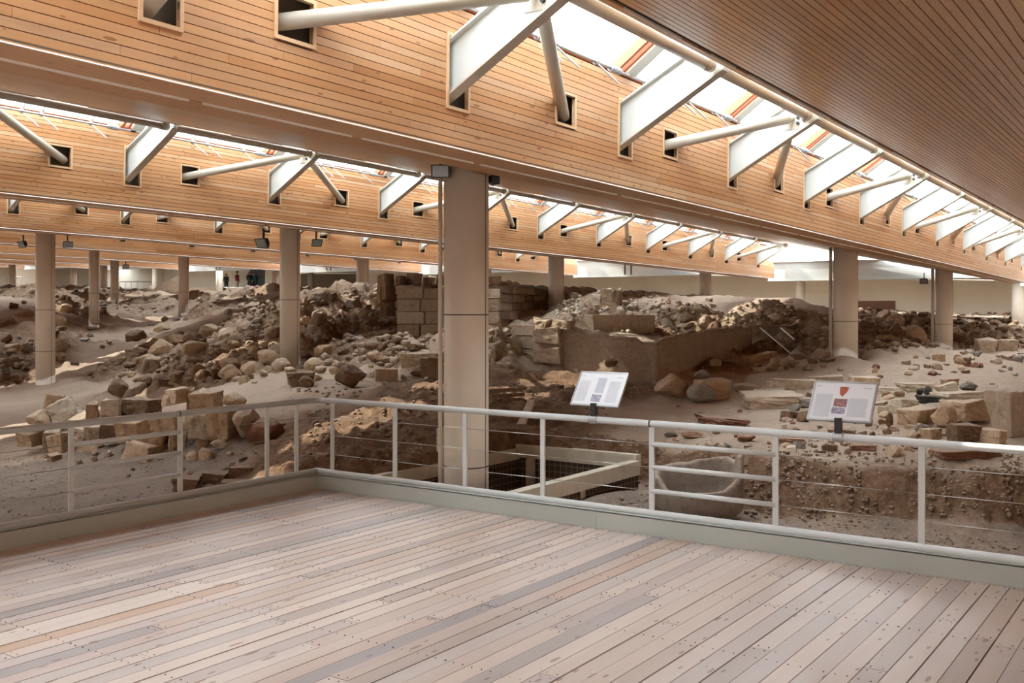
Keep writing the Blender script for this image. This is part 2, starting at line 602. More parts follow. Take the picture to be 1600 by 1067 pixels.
# right of the main column
for a in ((770, 508, 21, 'y'), (788, 515, 20.5, 'y'), (780, 532, 19.8, 'y'), (780, 560, 19, 'r'), (800, 581, 18.3, 'e'), (780, 592, 17.4, 'e'),
          (770, 640, 14.3, 'e'), (850, 622, 15.8, 'e'), (900, 604, 17.3, 'e'), (960, 604, 17.7, 'e'), (1000, 612, 17.3, 'e'),
          (850, 592, 18.0, 'e'), (850, 662, 13.8, 'e'), (930, 690, 12.7, 'e'), (880, 700, 12.0, 'e'), (820, 570, 20, 'e'), (815, 560, 21.5, 'e'),
          (930, 522, 21.3, 's'), (900, 503, 23, 'r'), (1000, 522, 21.8, 's'), (880, 497, 25, 'r'), (900, 480, 27, 'r'), (940, 468, 28, 'r'),
          (985, 484, 27, 'r'), (1010, 478, 30, 's'), (830, 500, 27, 'e'), (860, 490, 29, 'e'), (800, 520, 24, 'e')):
    cp(*a)
# long mound
for a in ((1050, 521, 25, 'y'), (1100, 502, 27, 'y'), (1100, 477, 30, 's'), (1180, 471, 31, 's'), (1250, 466, 32, 's'), (1290, 479, 30, 's'),
          (1150, 511, 25.5, 'y'), (1200, 502, 26.5, 'y'), (1250, 492, 27.5, 'd'), (1050, 492, 29, 'r'), (1080, 546, 22.5, 'd'),
          (1150, 546, 22.5, 'd'), (1200, 541, 23.3, 'd'), (1280, 531, 24, 'd'), (1100, 571, 20.4, 'e'), (1180, 561, 21.4, 's'), (1290, 552, 22.4, 'r'),
          (1070, 480, 30, 'r'), (1290, 500, 27.5, 'd')):
    cp(*a)
# right background
for a in ((1360, 497, 36, 'd'), (1420, 500, 35.5, 'd'), (1450, 496, 37, 'd'), (1530, 506, 35.5, 'd'), (1570, 527, 33.5, 'r'), (1380, 545, 31, 'e'),
          (1440, 551, 30, 's'), (1520, 546, 31, 's'), (1590, 541, 32, 'r'), (1400, 500, 48, 'e'), (1500, 504, 46, 'e'), (1380, 520, 33.0, 'd'),
          (1440, 520, 33.0, 'd'), (1530, 530, 32.8, 'd')):
    cp(*a)
for u, v, z in ((52, 10, 1.3), (56, 20, 1.7), (58, 40, 2.5), (58, 58, 3.1), (60, 72, 3.35), (52, 66, 3.1), (40, 78, 3.2), (20, 78, 3.0), (0, 74, 2.6),
                (0, 50, 1.4), (-15, 30, -.4), (-15, 60, 1.0), (-15, 82, 2.6), (61, 0, 1.1), (30, -6, .4), (20, -8, .3), (60, -14, .9), (14, -8, 0.0),
                (12, -3, .05), (40, -12, .5), (14, -20, 0), (61, 84, 3.5), (45, 5, .9), (36, 2, .6), (24, 0, .4), (18, 2, .25), (46, 30, 2.0),
                (8, 22, -.35), (4, 28, -.3), (6, 36, .2), (10, 45, 1.0), (-4, 20, -.45), (-14, 18, -.5), (46, 50, 2.5), (38, 60, 2.7)):
    cw(u, v, z, 's' if v < 22 else 'r')

CPA = np.array(CP, dtype=np.float64)
_P = CPA[:, :2]


def _kern(d):
    return np.sqrt(d * d + 0.004)


_D = np.sqrt(((_P[:, None, :] - _P[None, :, :]) ** 2).sum(-1))
_n = len(_P)
_A = np.zeros((_n + 1, _n + 1))
_A[:_n, :_n] = -_kern(_D) + np.eye(_n) * 0.008
_A[:_n, _n] = 1
_A[_n, :_n] = 1
_W = np.linalg.solve(_A, np.append(CPA[:, 2], 0.0))

PIT = (7.12, 10.5, 5.55, 7.25)


def height(uv, want_types=False):
    uv = np.atleast_2d(np.asarray(uv, dtype=np.float64))
    out = np.empty(len(uv))
    ty = np.empty((len(uv), 4)) if want_types else None
    for s in range(0, len(uv), 8000):
        q = uv[s:s + 8000]
        d = np.sqrt(((q[:, None, :] - _P[None, :, :]) ** 2).sum(-1))
        out[s:s + 8000] = -_kern(d) @ _W[:_n] + _W[_n]
        if want_types:
            w = 1.0 / (d * d + 0.05) ** 1.6
            ty[s:s + 8000] = (w @ CPA[:, 3:7]) / w.sum(1)[:, None]
    deck = (uv[:, 0] < 7.0) & (uv[:, 1] < 7.2)
    out = np.where(deck, np.minimum(out, -0.4), out)
    pit = (uv[:, 0] > PIT[0]) & (uv[:, 0] < PIT[1]) & (uv[:, 1] > PIT[2]) & (uv[:, 1] < PIT[3])
    out = np.where(pit, -3.0, out)
    return (out, ty) if want_types else out


def h1(u, v):
    return float(height([(u, v)])[0])


def hit(px, py, z0=6.0, z1=120.0):
    """depth at which the view ray meets the bare ground"""
    Z = np.concatenate([np.arange(max(z0, 7.5), 40, 0.06), np.arange(40, z1, 0.3)])
    t = (px - 800) / F
    uv = np.stack([Z * (FU + FV * t), Z * (FV - FU * t)], 1)
    zr = CAMZ - (py - 484) / F * Z
    h = hf(uv)
    ok = np.where((zr <= h) & (h > -2))[0]
    return float(Z[ok[0]]) if len(ok) else None


def axis(parts):
    a = []
    for x0, x1, st in parts:
        a += list(np.arange(x0, x1 - 1e-6, st))
    a.append(parts[-1][1])
    return np.array(a)


gu = axis([(-18, 6.6, 1.6), (6.6, 13.5, 0.075), (13.5, 24, 0.11), (24, 38, 0.19), (38, 62.5, 0.5)])
gv = axis([(-24, -3, 1.2), (-3, 1, 0.2), (1, 12, 0.085), (12, 24, 0.12), (24, 42, 0.2), (42, 85, 0.5)])
# grid lines exactly on the pit's edges
for val in (PIT[0], PIT[1]):
    i = np.abs(gu - val).argmin(); gu[i] = val
for val in (PIT[2], PIT[3]):
    i = np.abs(gv - val).argmin(); gv[i] = val
UU, VV = np.meshgrid(gu, gv, indexing='ij')
pts = np.stack([UU.ravel(), VV.ravel()], 1)
HH, TY = height(pts, True)
zz = HH.copy()
_H2 = HH.reshape(len(gu), len(gv))
_gu = np.gradient(_H2, gu, axis=0)
_gv = np.gradient(_H2, gv, axis=1)
SL = np.clip((np.sqrt(_gu ** 2 + _gv ** 2).ravel() - 0.42) / 0.4, 0, 1)
SL[HH < -1] = 0
TY[:, 0] = np.clip(TY[:, 0] + SL * (1 - TY[:, 1]) * (1 - TY[:, 2]), 0, 1)      # steep cut faces are bare earth
TY[:, 3] *= 1 - SL
xs, ys = pts[:, 0].copy(), pts[:, 1].copy()
for i in range(len(pts)):
    u, v = pts[i]
    if u < 6.4 and v < 8:
        continue
    e, rb, ye, gr = TY[i]
    if HH[i] < -2:
        continue
    p = Vector((u, v, HH[i] * 1.3))
    n1 = noise.fractal(p * 0.75, 0.9, 2.1, 5)
    am = 0.03 + 0.12 * e + 0.26 * rb + 0.22 * ye
    dz = n1 * am + noise.fractal(Vector((u * 0.42, v * 0.42, 3.3)), 0.8, 2.0, 3) * (0.34 * rb + 0.2 * ye) * (1.0 if u > 9 else 0.3)
    rk = rb + 0.8 * ye + 0.35 * e
    if rk > 0.1:
        p2 = p + noise.noise_vector(p * 1.3) * 0.35
        d0, _ = noise.voronoi(p2 * 1.05)
        d1, _ = noise.voronoi(p2 * 2.4)
        d2, _ = noise.voronoi(p * 5.5)
        dz += rk * (0.42 * (min(d0[1] - d0[0], 0.5) - 0.22) + 0.26 * (min(d1[1] - d1[0], 0.4) - 0.16) + 0.12 * (0.4 - d2[0]))
        w = noise.noise_vector(p * 2.1)
        xs[i] += w.x * 0.16 * rk
        ys[i] += w.y * 0.16 * rk
    dz += 0.012 * noise.fractal(p * 7, 1.0, 2.0, 3) * (1 + 3 * e + 2 * gr)
    if SL[i] > 0.05:
        w = noise.noise_vector(p * 4.0)
        xs[i] += w.x * 0.07 * SL[i]
        ys[i] += w.y * 0.07 * SL[i]
    near_pit = PIT[0] - 0.15 < u < PIT[1] + 0.15 and PIT[2] - 0.15 < v < PIT[3] + 0.15
    if near_pit:
        dz *= 0.2
        xs[i], ys[i] = u, v
    zz[i] += dz
    if u < 7.02 and v < 7.22:
        zz[i] = min(zz[i], -0.3)
    if 6.4 < u < 7.3 and v < 7.3 or v < 7.5 and u < 7.1:
        xs[i], ys[i] = u, v
ZG = zz.reshape(len(gu), len(gv))


def hf(uv):
    """height of the finished ground"""
    uv = np.atleast_2d(np.asarray(uv, dtype=np.float64))
    i = np.clip(np.searchsorted(gu, uv[:, 0]) - 1, 0, len(gu) - 2)
    j = np.clip(np.searchsorted(gv, uv[:, 1]) - 1, 0, len(gv) - 2)
    a = np.clip((uv[:, 0] - gu[i]) / (gu[i + 1] - gu[i]), 0, 1)
    b = np.clip((uv[:, 1] - gv[j]) / (gv[j + 1] - gv[j]), 0, 1)
    return (ZG[i, j] * (1 - a) + ZG[i + 1, j] * a) * (1 - b) + (ZG[i, j + 1] * (1 - a) + ZG[i + 1, j + 1] * a) * b


nu, nv = len(gu), len(gv)
idx = np.arange(nu * nv).reshape(nu, nv)
quads = np.stack([idx[:-1, :-1], idx[1:, :-1], idx[1:, 1:], idx[:-1, 1:]], -1).reshape(-1, 4)
gm = bpy.data.meshes.new('ground')
gm.vertices.add(len(pts))
gm.vertices.foreach_set('co', np.stack([xs, ys, zz], 1).astype(np.float32).ravel())
gm.loops.add(len(quads) * 4)
gm.loops.foreach_set('vertex_index', quads.ravel().astype(np.int32))
gm.polygons.add(len(quads))
gm.polygons.foreach_set('loop_start', np.arange(0, len(quads) * 4, 4, dtype=np.int32))
gm.update(calc_edges=True)
gm.polygons.foreach_set('use_smooth', np.ones(len(quads), dtype=bool))
for k, nm in enumerate(('earth', 'rub', 'yel', 'grav')):
    a_ = gm.attributes.new(nm, 'FLOAT', 'POINT')
    a_.data.foreach_set('value', TY[:, k].astype(np.float32))
ground = link('ground', gm, M['ground'])
tag(ground, 'excavated site of brown earth and pale dust beyond the railing', kind='structure')

# ------------------------------------------------------------------ hall shell
def slab(name, x0, x1, y0, y1, z0, z1, mat):
    o = MB().box(x0, x1, y0, y1, z0, z1).build(name, mat)
    tag(o, kind='structure')
    return o


slab('wall_end', 62, 62.4, -24, 85, -1, 9, M['wall'])
slab('wall_far', -18, 62, 85, 85.4, -1, 9, M['wall'])
slab('wall_near', -18.4, -18, -24, 85, -1, 9, M['wall'])
slab('wall_back', -18, 62, -24.4, -24, -1, 9, M['wall'])
# flat ceiling over the end zone, rising with the site
ADDED_GLZ = ((41.0, 41.8), (57.0, 58.0))           # two glazed strips added to bring daylight onto the end wall
EZ = lambda v: CAMZ + 1.62 + 0.036 * (v - 12)


def sloped(mb, u0, u1, v0, v1, t=0.2):
    mb.hexa([(u0, v0, EZ(v0)), (u1, v0, EZ(v0)), (u1, v1, EZ(v1)), (u0, v1, EZ(v1)),
             (u0, v0, EZ(v0) + t), (u1, v0, EZ(v0) + t), (u1, v1, EZ(v1) + t), (u0, v1, EZ(v1) + t)])
    return mb


ec = MB()
for a_, b_ in ((U1 + 0.3, ADDED_GLZ[0][0]), (ADDED_GLZ[0][1], ADDED_GLZ[1][0]), (ADDED_GLZ[1][1], 62)):
    sloped(ec, a_, b_, -24, 85)
eco = ec.build('ceiling', M['wall'])
tag(eco, 'flat cream ceiling over the end of the hall', kind='structure')
for gi, (a_, b_) in enumerate(ADDED_GLZ):
    root = empty('window_%d' % (20 + gi))
    tag(root, 'flat glazed roof strip added to light the end of the hall', kind='structure')
    for k in range(18):
        v0, v1 = -24 + k * 6.05, -24 + (k + 1) * 6.05
        sloped(MB(), a_, b_, v0 + 0.05, v1 - 0.05, 0.02).build('pane', M['glass'], root)
        sloped(MB(), a_, b_, v1 - 0.05, v1 + 0.05, 0.15).build('mullion', M['white_steel'], root)
    ld = bpy.data.lights.new('skylight_portal', 'AREA')
    ld.shape = 'RECTANGLE'
    ld.size, ld.size_y = b_ - a_, 109
    ld.cycles.is_portal = True
    lo = bpy.data.objects.new('skylight_portal', ld)
    COL.objects.link(lo)
    lo.location = ((a_ + b_) / 2, 30.5, EZ(30.5) + 0.1)
    lo.rotation_euler = (0.036, 0, 0)

# ------------------------------------------------------------------ the sawtooth roof
unit = MB().box(-.5, .5, -.5, .5, -.5, .5).mesh('board')
BOARD = {}
for k in ('face_wood', 'soffit_wood', 'lip_wood', 'deck_wood'):
    m = unit.copy()
    m.materials.append(M[k])
    BOARD[k] = m


def board_obj(parent, matkey, c, size, rot=None, name='board'):
    o = bpy.data.objects.new(name, BOARD[matkey])
    COL.objects.link(o)
    o.parent = parent
    o.location = c
    o.scale = size
    if rot is not None:
        o.rotation_euler = rot
    return o


FIN_U = [6.84 + 3.0 * k for k in range(-6, 11)]
NODE_U = [u for i, u in enumerate(FIN_U) if (i - 6) % 2 == 0]
PITCH = 0.063
SPITCH = 0.086


def openings(j):
    """(u0,u1,z0,z1) holes in the boarded face, local heights above the low edge"""
    a = []
    for u in FIN_U:
        a.append((u - 0.07, u + 0.20, 0.34, 0.94))
    for u in NODE_U:
        for s in (-1, 1):
            a.append((u + s * 1.82 - 0.17, u + s * 1.82 + 0.17, 0.49, 0.79))
    return a


def cut(u0, u1, holes):
    segs = [(u0, u1)]
    for a, b in holes:
        nx = []
        for s, e in segs:
            if b <= s or a >= e:
                nx.append((s, e))
            else:
                if a > s:
                    nx.append((s, a))
                if b < e:
                    nx.append((b, e))
        segs = nx
    return [s for s in segs if s[1] - s[0] > 0.04]


def roof_bay(j):
    """boarded face, lip and rising soffit between face j and the next skylight"""
    rr = random.Random(100 + j)
    root = empty('ceiling')
    tag(root, ('pine-boarded sawtooth roof bay above the excavation' if j >= 0 else 'pine-boarded roof bay over the viewing deck'), kind='structure')
    root.matrix_world = ROOF
    f, h2 = vf(j), vh(j + 1)
    zlo, zhi = zl(j), zh(j + 1)
    ztop = zlo + 1.245
    front = (j == 0)
    # --- face
    far = MB()
    ops = openings(j)
    rows = int((ztop - zlo) / PITCH)
    nobj = 0
    for r_ in range(rows):
        z0 = zlo + 0.012 + r_ * PITCH
        z1 = z0 + PITCH - 0.006
        holes = [(a, b) for a, b, c, d in ops if z0 - zlo < d and z1 - zlo > c]
        u = U0 - rr.random() * 2
        while u < U1:
            L = rr.uniform(2.4, 4.4)
            for s, e in cut(max(u, U0) + 0.0015, min(u + L, U1) - 0.0015, holes):
                if front and 1.0 < (s + e) / 2 < 13.5 and nobj < 250:
                    board_obj(root, 'face_wood', ((s + e) / 2, f + 0.011, (z0 + z1) / 2), (e - s, 0.022, z1 - z0))
                    nobj += 1
                else:
                    far.box(s, e, f, f + 0.022, z0, z1, rr.random())
            u += L
    o = far.build('face_boards', M['face_wood'], root)
    tag(o, kind='stuff')
    # --- lip: two wide boards with white strips painted in for light through the slits
    lip = []
    for a, b in ((f - 0.01, f + 0.295), (f + 0.325, f + 0.62)):
        u = U0
        q = 0
        while u < U1:
            L = rr.uniform(3.5, 5.0)
            e = min(u + L, U1)
            if front and 0.5 < u < 20:
                board_obj(root, 'lip_wood', ((u + e) / 2, (a + b) / 2, zlo - 0.011), (e - u - 0.004, b - a, 0.022))
            else:
                lip.append((u, e - 0.004, a, b, zlo - 0.022, zlo))
            u = e
    lb = MB()
    for x in lip:
        lb.box(*x, rr.random())
    tag(lb.build('lip_boards', M['lip_wood'], root), kind='stuff')
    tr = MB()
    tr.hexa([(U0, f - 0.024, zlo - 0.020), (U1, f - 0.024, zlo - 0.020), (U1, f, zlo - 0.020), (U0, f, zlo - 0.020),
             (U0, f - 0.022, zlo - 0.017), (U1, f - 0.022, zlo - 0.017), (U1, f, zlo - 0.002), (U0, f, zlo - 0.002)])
    tr.build('slit_light_edge', M['slit_light_white'], root)  # white chamfer imitates light shining through the slit under the face
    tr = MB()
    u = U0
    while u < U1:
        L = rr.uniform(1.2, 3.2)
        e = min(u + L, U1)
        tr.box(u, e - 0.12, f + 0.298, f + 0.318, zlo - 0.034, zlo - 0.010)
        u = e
    tr.build('slit_light_strip', M['slit_light_white'], root)  # white dashes in place of light showing between the lip boards
    # --- soffit, rising away from the lip
    a0, b0 = f + 0.64, zlo
    L2 = math.hypot(h2 - a0, zhi - b0)
    al = math.atan2(zhi - b0, h2 - a0)
    n = int((L2 - 0.14) / SPITCH)
    T = Matrix.Translation((0, a0, b0)) @ Matrix.Rotation(al, 4, 'X')
    far = MB()
    near_s = (j == -1)
    nobj = 0
    for r_ in range(n):
        y0 = r_ * SPITCH + 0.004
        y1 = y0 + SPITCH - 0.010
        u = U0 - rr.random() * 3
        while u < U1:
            L = rr.uniform(3.0, 5.0)
            s, e = max(u, U0) + 0.0015, min(u + L, U1) - 0.0015
            if e > s:
                if near_s and y0 > L2 - 4.6 and 4.5 < (s + e) / 2 < 15.5 and nobj < 290:
                    c = T @ Vector(((s + e) / 2, (y0 + y1) / 2, 0.009))
                    board_obj(root, 'soffit_wood', c, (e - s, y1 - y0, 0.018), (al, 0, 0))
                    nobj += 1
                else:
                    far.box(s, e, y0, y1, 0, 0.018, rr.random(), T)
            u += L
    tag(far.build('soffit_boards', M['soffit_wood'], root), kind='stuff')
    eb = MB().box(U0, U1, L2 - 0.10, L2, -0.004, 0.02, 0.3, T)
    eb.build('edge_board', M['lip_wood'], root)
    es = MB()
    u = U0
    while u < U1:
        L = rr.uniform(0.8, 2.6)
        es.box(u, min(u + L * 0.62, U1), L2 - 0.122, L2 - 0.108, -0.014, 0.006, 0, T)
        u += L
    es.build('slit_light_strip', M['slit_light_white'], root)  # white dashes imitate light through the slit at the high edge
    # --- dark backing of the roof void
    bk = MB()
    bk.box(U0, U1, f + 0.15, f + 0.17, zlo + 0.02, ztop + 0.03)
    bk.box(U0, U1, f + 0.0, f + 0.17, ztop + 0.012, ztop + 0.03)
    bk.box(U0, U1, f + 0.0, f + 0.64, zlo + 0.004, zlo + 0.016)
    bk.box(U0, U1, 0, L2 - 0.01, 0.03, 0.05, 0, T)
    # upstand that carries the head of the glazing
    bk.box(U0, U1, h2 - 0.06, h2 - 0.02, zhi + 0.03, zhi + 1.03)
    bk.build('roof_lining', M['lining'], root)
    # --- timber frames round the openings
    if -1 <= j <= 3:
        fr = MB()
        for a, b, c, d in ops:
            if b < 0 and j < 1 or b > U1:
                continue
            z0, z1 = zlo + c, zlo + d
            w = 0.028
            y0, y1 = f - 0.012, f + 0.03
            if front and a > 1 and a < 14:
                g = MB()
            else:
                g = fr
            g.box(a - w, b + w, y0, y1, z0 - w, z0, 0.2)
            g.box(a - w, b + w, y0, y1, z1, z1 + w, 0.4)
            g.box(a - w, a, y0, y1, z0, z1, 0.6)
            g.box(b, b + w, y0, y1, z0, z1, 0.8)
            if g is not fr:
                g.build('opening_frame', M['frame_wood'], root)
        if fr.v:
            tag(fr.build('opening_frames', M['frame_wood'], root), kind='stuff')
    return root


for j in range(J0, J1):
    roof_bay(j)

# ------------------------------------------------------------------ skylight steel
def place(o, u, j, dv=0.0):
    o.matrix_world = ROOF @ Matrix.Translation((u, vf(j) + dv, zl(j)))
    return o


def copy_tree(o, parent=None):
    c = o.copy()
    COL.objects.link(c)
    c.parent = parent
    if parent is not None:
        c.matrix_parent_inverse = o.matrix_parent_inverse.copy()
    for ch in o.children:
        copy_tree(ch, c)
    return c


# fin: origin on the face at the low edge level (v = face, z = low edge)
def make_fin():
    root = empty('steel_rafter')
    X = (1, 0, 0)
    web = MB().poly([(0, 0.10, 0.39), (0, 0.10, 0.85), (0, -0.745, 1.30), (0, -1.19, 1.235), (0, -1.19, 1.125)], 0.014, X)
    web.build('web', M['white_steel'], root)
    dn = Vector((0, -1.29, 0.735)).normalized()
    up = Vector((0, 0.735, 1.29)).normalized()

    def strip(p, q, w, t):
        d = (Vector(q) - Vector(p)).normalized()
        nrm = Vector((0, -d.z, d.y))
        mb = MB()
        a, b = Vector(p), Vector(q)
        x = Vector((w / 2, 0, 0))
        nn = nrm * t / 2
        mb.hexa([a - x - nn, a + x - nn, b + x - nn, b - x - nn, a - x + nn, a + x + nn, b + x + nn, b - x + nn])
        return mb
    strip((0, 0.10, 0.385), (0, -1.20, 1.122), 0.13, 0.018).build('bottom_flange', M['cream_steel'], root)
    strip((0, 0.10, 0.855), (0, -0.75, 1.308), 0.13, 0.018).build('top_flange', M['white_steel'], root)
    MB().box(-0.065, 0.065, 0.085, 0.10, 0.40, 0.85).build('end_plate', M['cream_steel'], root)
    for z in (0.47, 0.63, 0.80):
        MB().tube((0.035, 0.086, z), (0.035, 0.072, z), 0.014, n=8).build('bolt', M['dark_metal'], root)
    return root


def make_gusset():
    mb = MB().poly([(0, -0.74, 1.02), (0, -0.80, 1.27), (0, -1.17, 1.235), (0, -1.17, 1.14), (0, -0.95, 1.02)], 0.03, (1, 0, 0))
    return mb


fin0 = make_fin()
done = False
late = []
fins = {}
for j in range(-1, 4):
    for k, u in enumerate(FIN_U):
        if u < 0.5 and j < 1:
            continue
        if u > U1 or (j >= 2 and u < 3):
            continue
        o = fin0 if not done else copy_tree(fin0)
        done = True
        node = u in NODE_U
        where = {-1: 'over the deck', 0: 'in the nearest skylight', 1: 'in the second skylight', 2: 'in the third skylight', 3: 'in the fourth skylight'}[j]
        tag(o, 'white steel rafter plate %s' % where + (' with pipe struts bolted to it' if node else ' without struts'), 'beam', 'white steel rafters crossing the skylights')
        place(o, u, j)
        if node and -1 <= j <= 1:
            late.append(o)
        fins[(j, k)] = o
for o in late:
        if True:
            make_gusset().build('gusset', M['cream_steel'], o)
            for q in range(4):
                y = -0.93 - 0.08 * (q % 2)
                z = 1.09 + 0.075 * (q // 2) + (q % 2) * 0.03
                for s in (1, -1):
                    MB().tube((s * 0.014, y, z), (s * 0.04, y, z), 0.021, n=8).build('bolt', M['dark_metal'], o)

strut_mesh = {}
for s in (-1, 1):
    mb = MB()
    a = Vector((s * 0.10, -0.82, 1.14))
    b = Vector((s * 1.94, 0.10, 0.60))
    mb.tube(a, b, 0.063, n=18)
    strut_mesh[s] = mb.mesh('strut', True)
    strut_mesh[s].materials.append(M['cream_steel'])
fork = {}
for s in (-1, 1):
    a = Vector((s * 0.02, -0.86, 1.165))
    b = Vector((s * 0.20, -0.77, 1.11))
    fork[s] = MB().tube(a, b, 0.035, n=8).mesh('end_fork')
    fork[s].materials.append(M['cream_steel'])
for j in range(-1, 4):
    for u in NODE_U:
        if u < 0.5 and j < 1 or u > U1 - 1:
            continue
        for s in (-1, 1):
            if u + s * 1.94 > U1 - 0.2:
                continue
            r_ = empty('pipe_strut')
            place(r_, u, j)
            tag(r_, 'cream steel pipe strut slanting from a rafter into the %s boarded face' % {-1: 'deck bay', 0: 'nearest', 1: 'second', 2: 'third', 3: 'fourth'}[j],
                'strut', 'pipe struts under the skylights')
            link('pipe', strut_mesh[s], None, r_)
            link('end_fork', fork[s], None, r_)

# ridge pipes between rafters along the high edge
pm = MB().tube((0.06, -1.07, 1.165), (2.94, -1.07, 1.165), 0.06, n=18).mesh('ridge_pipe', True)
pm.materials.append(M['cream_steel'])
cm = MB().tube((2.80, -1.07, 1.165), (2.93, -1.07, 1.165), 0.068, n=18).mesh('pipe_collar', True)
cm.materials.append(M['cream_steel'])
for j in range(-1, 2):
    for u in FIN_U:
        if u < 0.5 and j < 1 or u + 3 > U1:
            continue
        o = empty('ridge_pipe')
        tag(o, 'cream steel pipe along the edge of the %s skylight' % {-1: 'deck', 0: 'nearest', 1: 'second'}[j], 'pipe', 'ridge pipes between the rafters')
        place(o, u, j)
        link('pipe', pm, None, o)
        link('collar', cm, None, o)

# window openers: a shaft with clamps, springs and hanging arms
opn = {}
sh = MB().tube((0.05, -0.10, 1.20), (2.95, -0.10, 1.20), 0.017, n=8).mesh('shaft', True)
sh.materials.append(M['galv'])
arm = MB()
arm.tube((0, -0.10, 1.20), (0.02, -0.16, 1.31), 0.012, n=6).tube((0, -0.10, 1.19), (0.16, -0.28, 0.98), 0.010, n=6)
arm = arm.mesh('arm')
arm.materials.append(M['galv'])
clm = MB().tube((-0.02, -0.10, 1.20), (0.02, -0.10, 1.20), 0.034, n=10).mesh('clamp')
clm.materials.append(M['galv'])
spr = MB()
for q in range(7):
    spr.tube((q * 0.03, -0.10, 1.20), (q * 0.03 + 0.012, -0.10, 1.20), 0.04, n=10)
spr = spr.mesh('spring')
spr.materials.append(M['galv'])
for j in range(-1, 2):
    for u in FIN_U:
        if u < 0.5 and j < 1 or u + 3 > U1:
            continue
        o = empty('window_opener')
        tag(o, 'galvanised opener shaft with hanging arms below the %s skylight' % {-1: 'deck', 0: 'nearest', 1: 'second'}[j],
            'window opener', 'skylight opener shafts')
        place(o, u, j)
        link('shaft', sh, None, o)
        for x in (0.35, 1.15, 1.45, 2.25):
            a = link('arm', arm, None, o); a.location.x = x
            c = link('clamp', clm, None, o); c.location.x = x
        s_ = link('spring', spr, None, o); s_.location.x = 2.55

# glazing: one pane per bay, terracotta mullions and white flashing boards
for j in range(J0 + 1, J1 + 1):
    if j > J1 - 1:
        continue
    root = empty('window_%d' % (j - J0))
    tag(root, 'sloping skylight strip between two roof bays', kind='structure')
    root.matrix_world = ROOF
    f, h_ = vf(j), vh(j)
    zb, zt = zl(j) + 1.275, zl(j) + 2.16
    d = Vector((0, h_ - 0.03 - f, zt - zb))
    L = d.length
    al = math.atan2(d.z, d.y)
    T = Matrix.Translation((0, f + 0.02, zb)) @ Matrix.Rotation(al, 4, 'X')
    us = [u for u in FIN_U if U0 < u < U1]
    edges = [U0] + us + [U1]
    for a, b in zip(edges[:-1], edges[1:]):
        if b - a < 0.2:
            continue
        MB().box(a + 0.02, b - 0.16, 0.02, L, 0, 0.01, 0, T).build('pane', M['glass'], root)
    mu = None
    for u in us:
        g = MB()
        g.box(u - 0.17, u - 0.12, 0, L, -0.05, 0.05, 0, T)
        g.box(u - 0.05, u - 0.005, 0, L, -0.05, 0.05, 0, T)
        g.build('mullion', M['terracotta'], root)
        MB().box(u + 0.02, u + 0.22, 0, L, 0.03, 0.06, 0, T).build('flashing', M['white_steel'], root)
    g = MB().box(U0, U1, -0.03, 0.02, -0.03, 0.04, 0, T)
    g.build('sill', M['terracotta'], root)
    g = MB().box(U0, U1, L - 0.06, L + 0.01, -0.04, 0.05, 0, T)
    g.build('head', M['terracotta'], root)

# white end girders closing the bays
for j in range(-1, 7):
    f = vf(j + 1)
    z0 = zl(j + 1) - 0.10
    o = empty('end_girder')
    tag(o, 'white steel girder with bolt rows closing the end of a roof bay', 'girder', 'white girders at the ends of the roof bays')
    o.matrix_world = ROOF
    MB().box(U1 + 0.14, U1 + 0.17, vf(j) + 0.9, f + 0.3, z0, z0 + 0.72).build('web', M['white_steel'], o)
    MB().box(U1 + 0.06, U1 + 0.24, vf(j) + 0.9, f + 0.3, z0 - 0.02, z0).build('bottom_flange', M['white_steel'], o)
    MB().box(U1 + 0.06, U1 + 0.24, vf(j) + 0.9, f + 0.3, z0 + 0.72, z0 + 0.74).build('top_flange', M['white_steel'], o)
    for yy in (f - 2.6, f - 2.3):
        for q in range(8):
            MB().tube((U1 + 0.14, yy, z0 + 0.1 + q * 0.07), (U1 + 0.11, yy, z0 + 0.1 + q * 0.07), 0.035, n=6).build('bolt', M['dark_metal'], o)

# ------------------------------------------------------------------ viewing deck
KU, KV = 6.86, 7.06
deck = MB().box(-17.9, KU, -23.9, KV, -0.30, -0.035).build('floor', M['void'])
tag(deck, 'timber viewing deck of pinkish weathered boards', kind='structure')
PW = 0.111
rr = random.Random(5)
rest = MB()
row = 0
v = KV - 0.002
ROWEND = {}
while v > -23:
    v1, v0 = v, v - PW + rr.choice((0.003, 0.004, 0.005, 0.008))
    u = KU - 0.004
    first = True
    while u > -17.5:
        L = rr.uniform(1.6, 4.2) if not first else rr.uniform(0.5, 4.2)
        first = False
        e = max(u - L, -17.6)
        if v > 0.2 and u > 0.6:
            b = board_obj(deck, 'deck_wood', ((u + e) / 2, (v0 + v1) / 2, -0.0175 + rr.uniform(-0.0015, 0.001)), (u - e - 0.003, v1 - v0, 0.035))
            if v > 0.4 and u > 1.5:
                ROWEND.setdefault(row, []).append((e, u, (v0 + v1) / 2))
        else:
            rest.box(e + 0.003, u, v0, v1, -0.035, 0, rr.random())
        u = e
    v -= PW
    row += 1
tag(rest.build('far_boards', M['deck_wood'], deck), kind='stuff')
# screw heads: a pair at each joist crossing
sc_ = MB()
for r_, segs in ROWEND.items():
    for e, u, vc in segs:
        xs_ = [e + 0.03, u - 0.03] + [x for x in np.arange(0.25, 6.8, 0.9) if e + 0.1 < x < u - 0.1]
        for x in xs_:
            for s in (-0.028, 0.028):
                if 1.5 < x < KU:
                    sc_.tube((x + rr.uniform(-.008, .008), vc + s + rr.uniform(-.006, .006), -0.001), (x, vc + s, 0.0006), 0.0034, n=6)
tag(sc_.build('screw_heads', M['joint'], deck), kind='stuff')

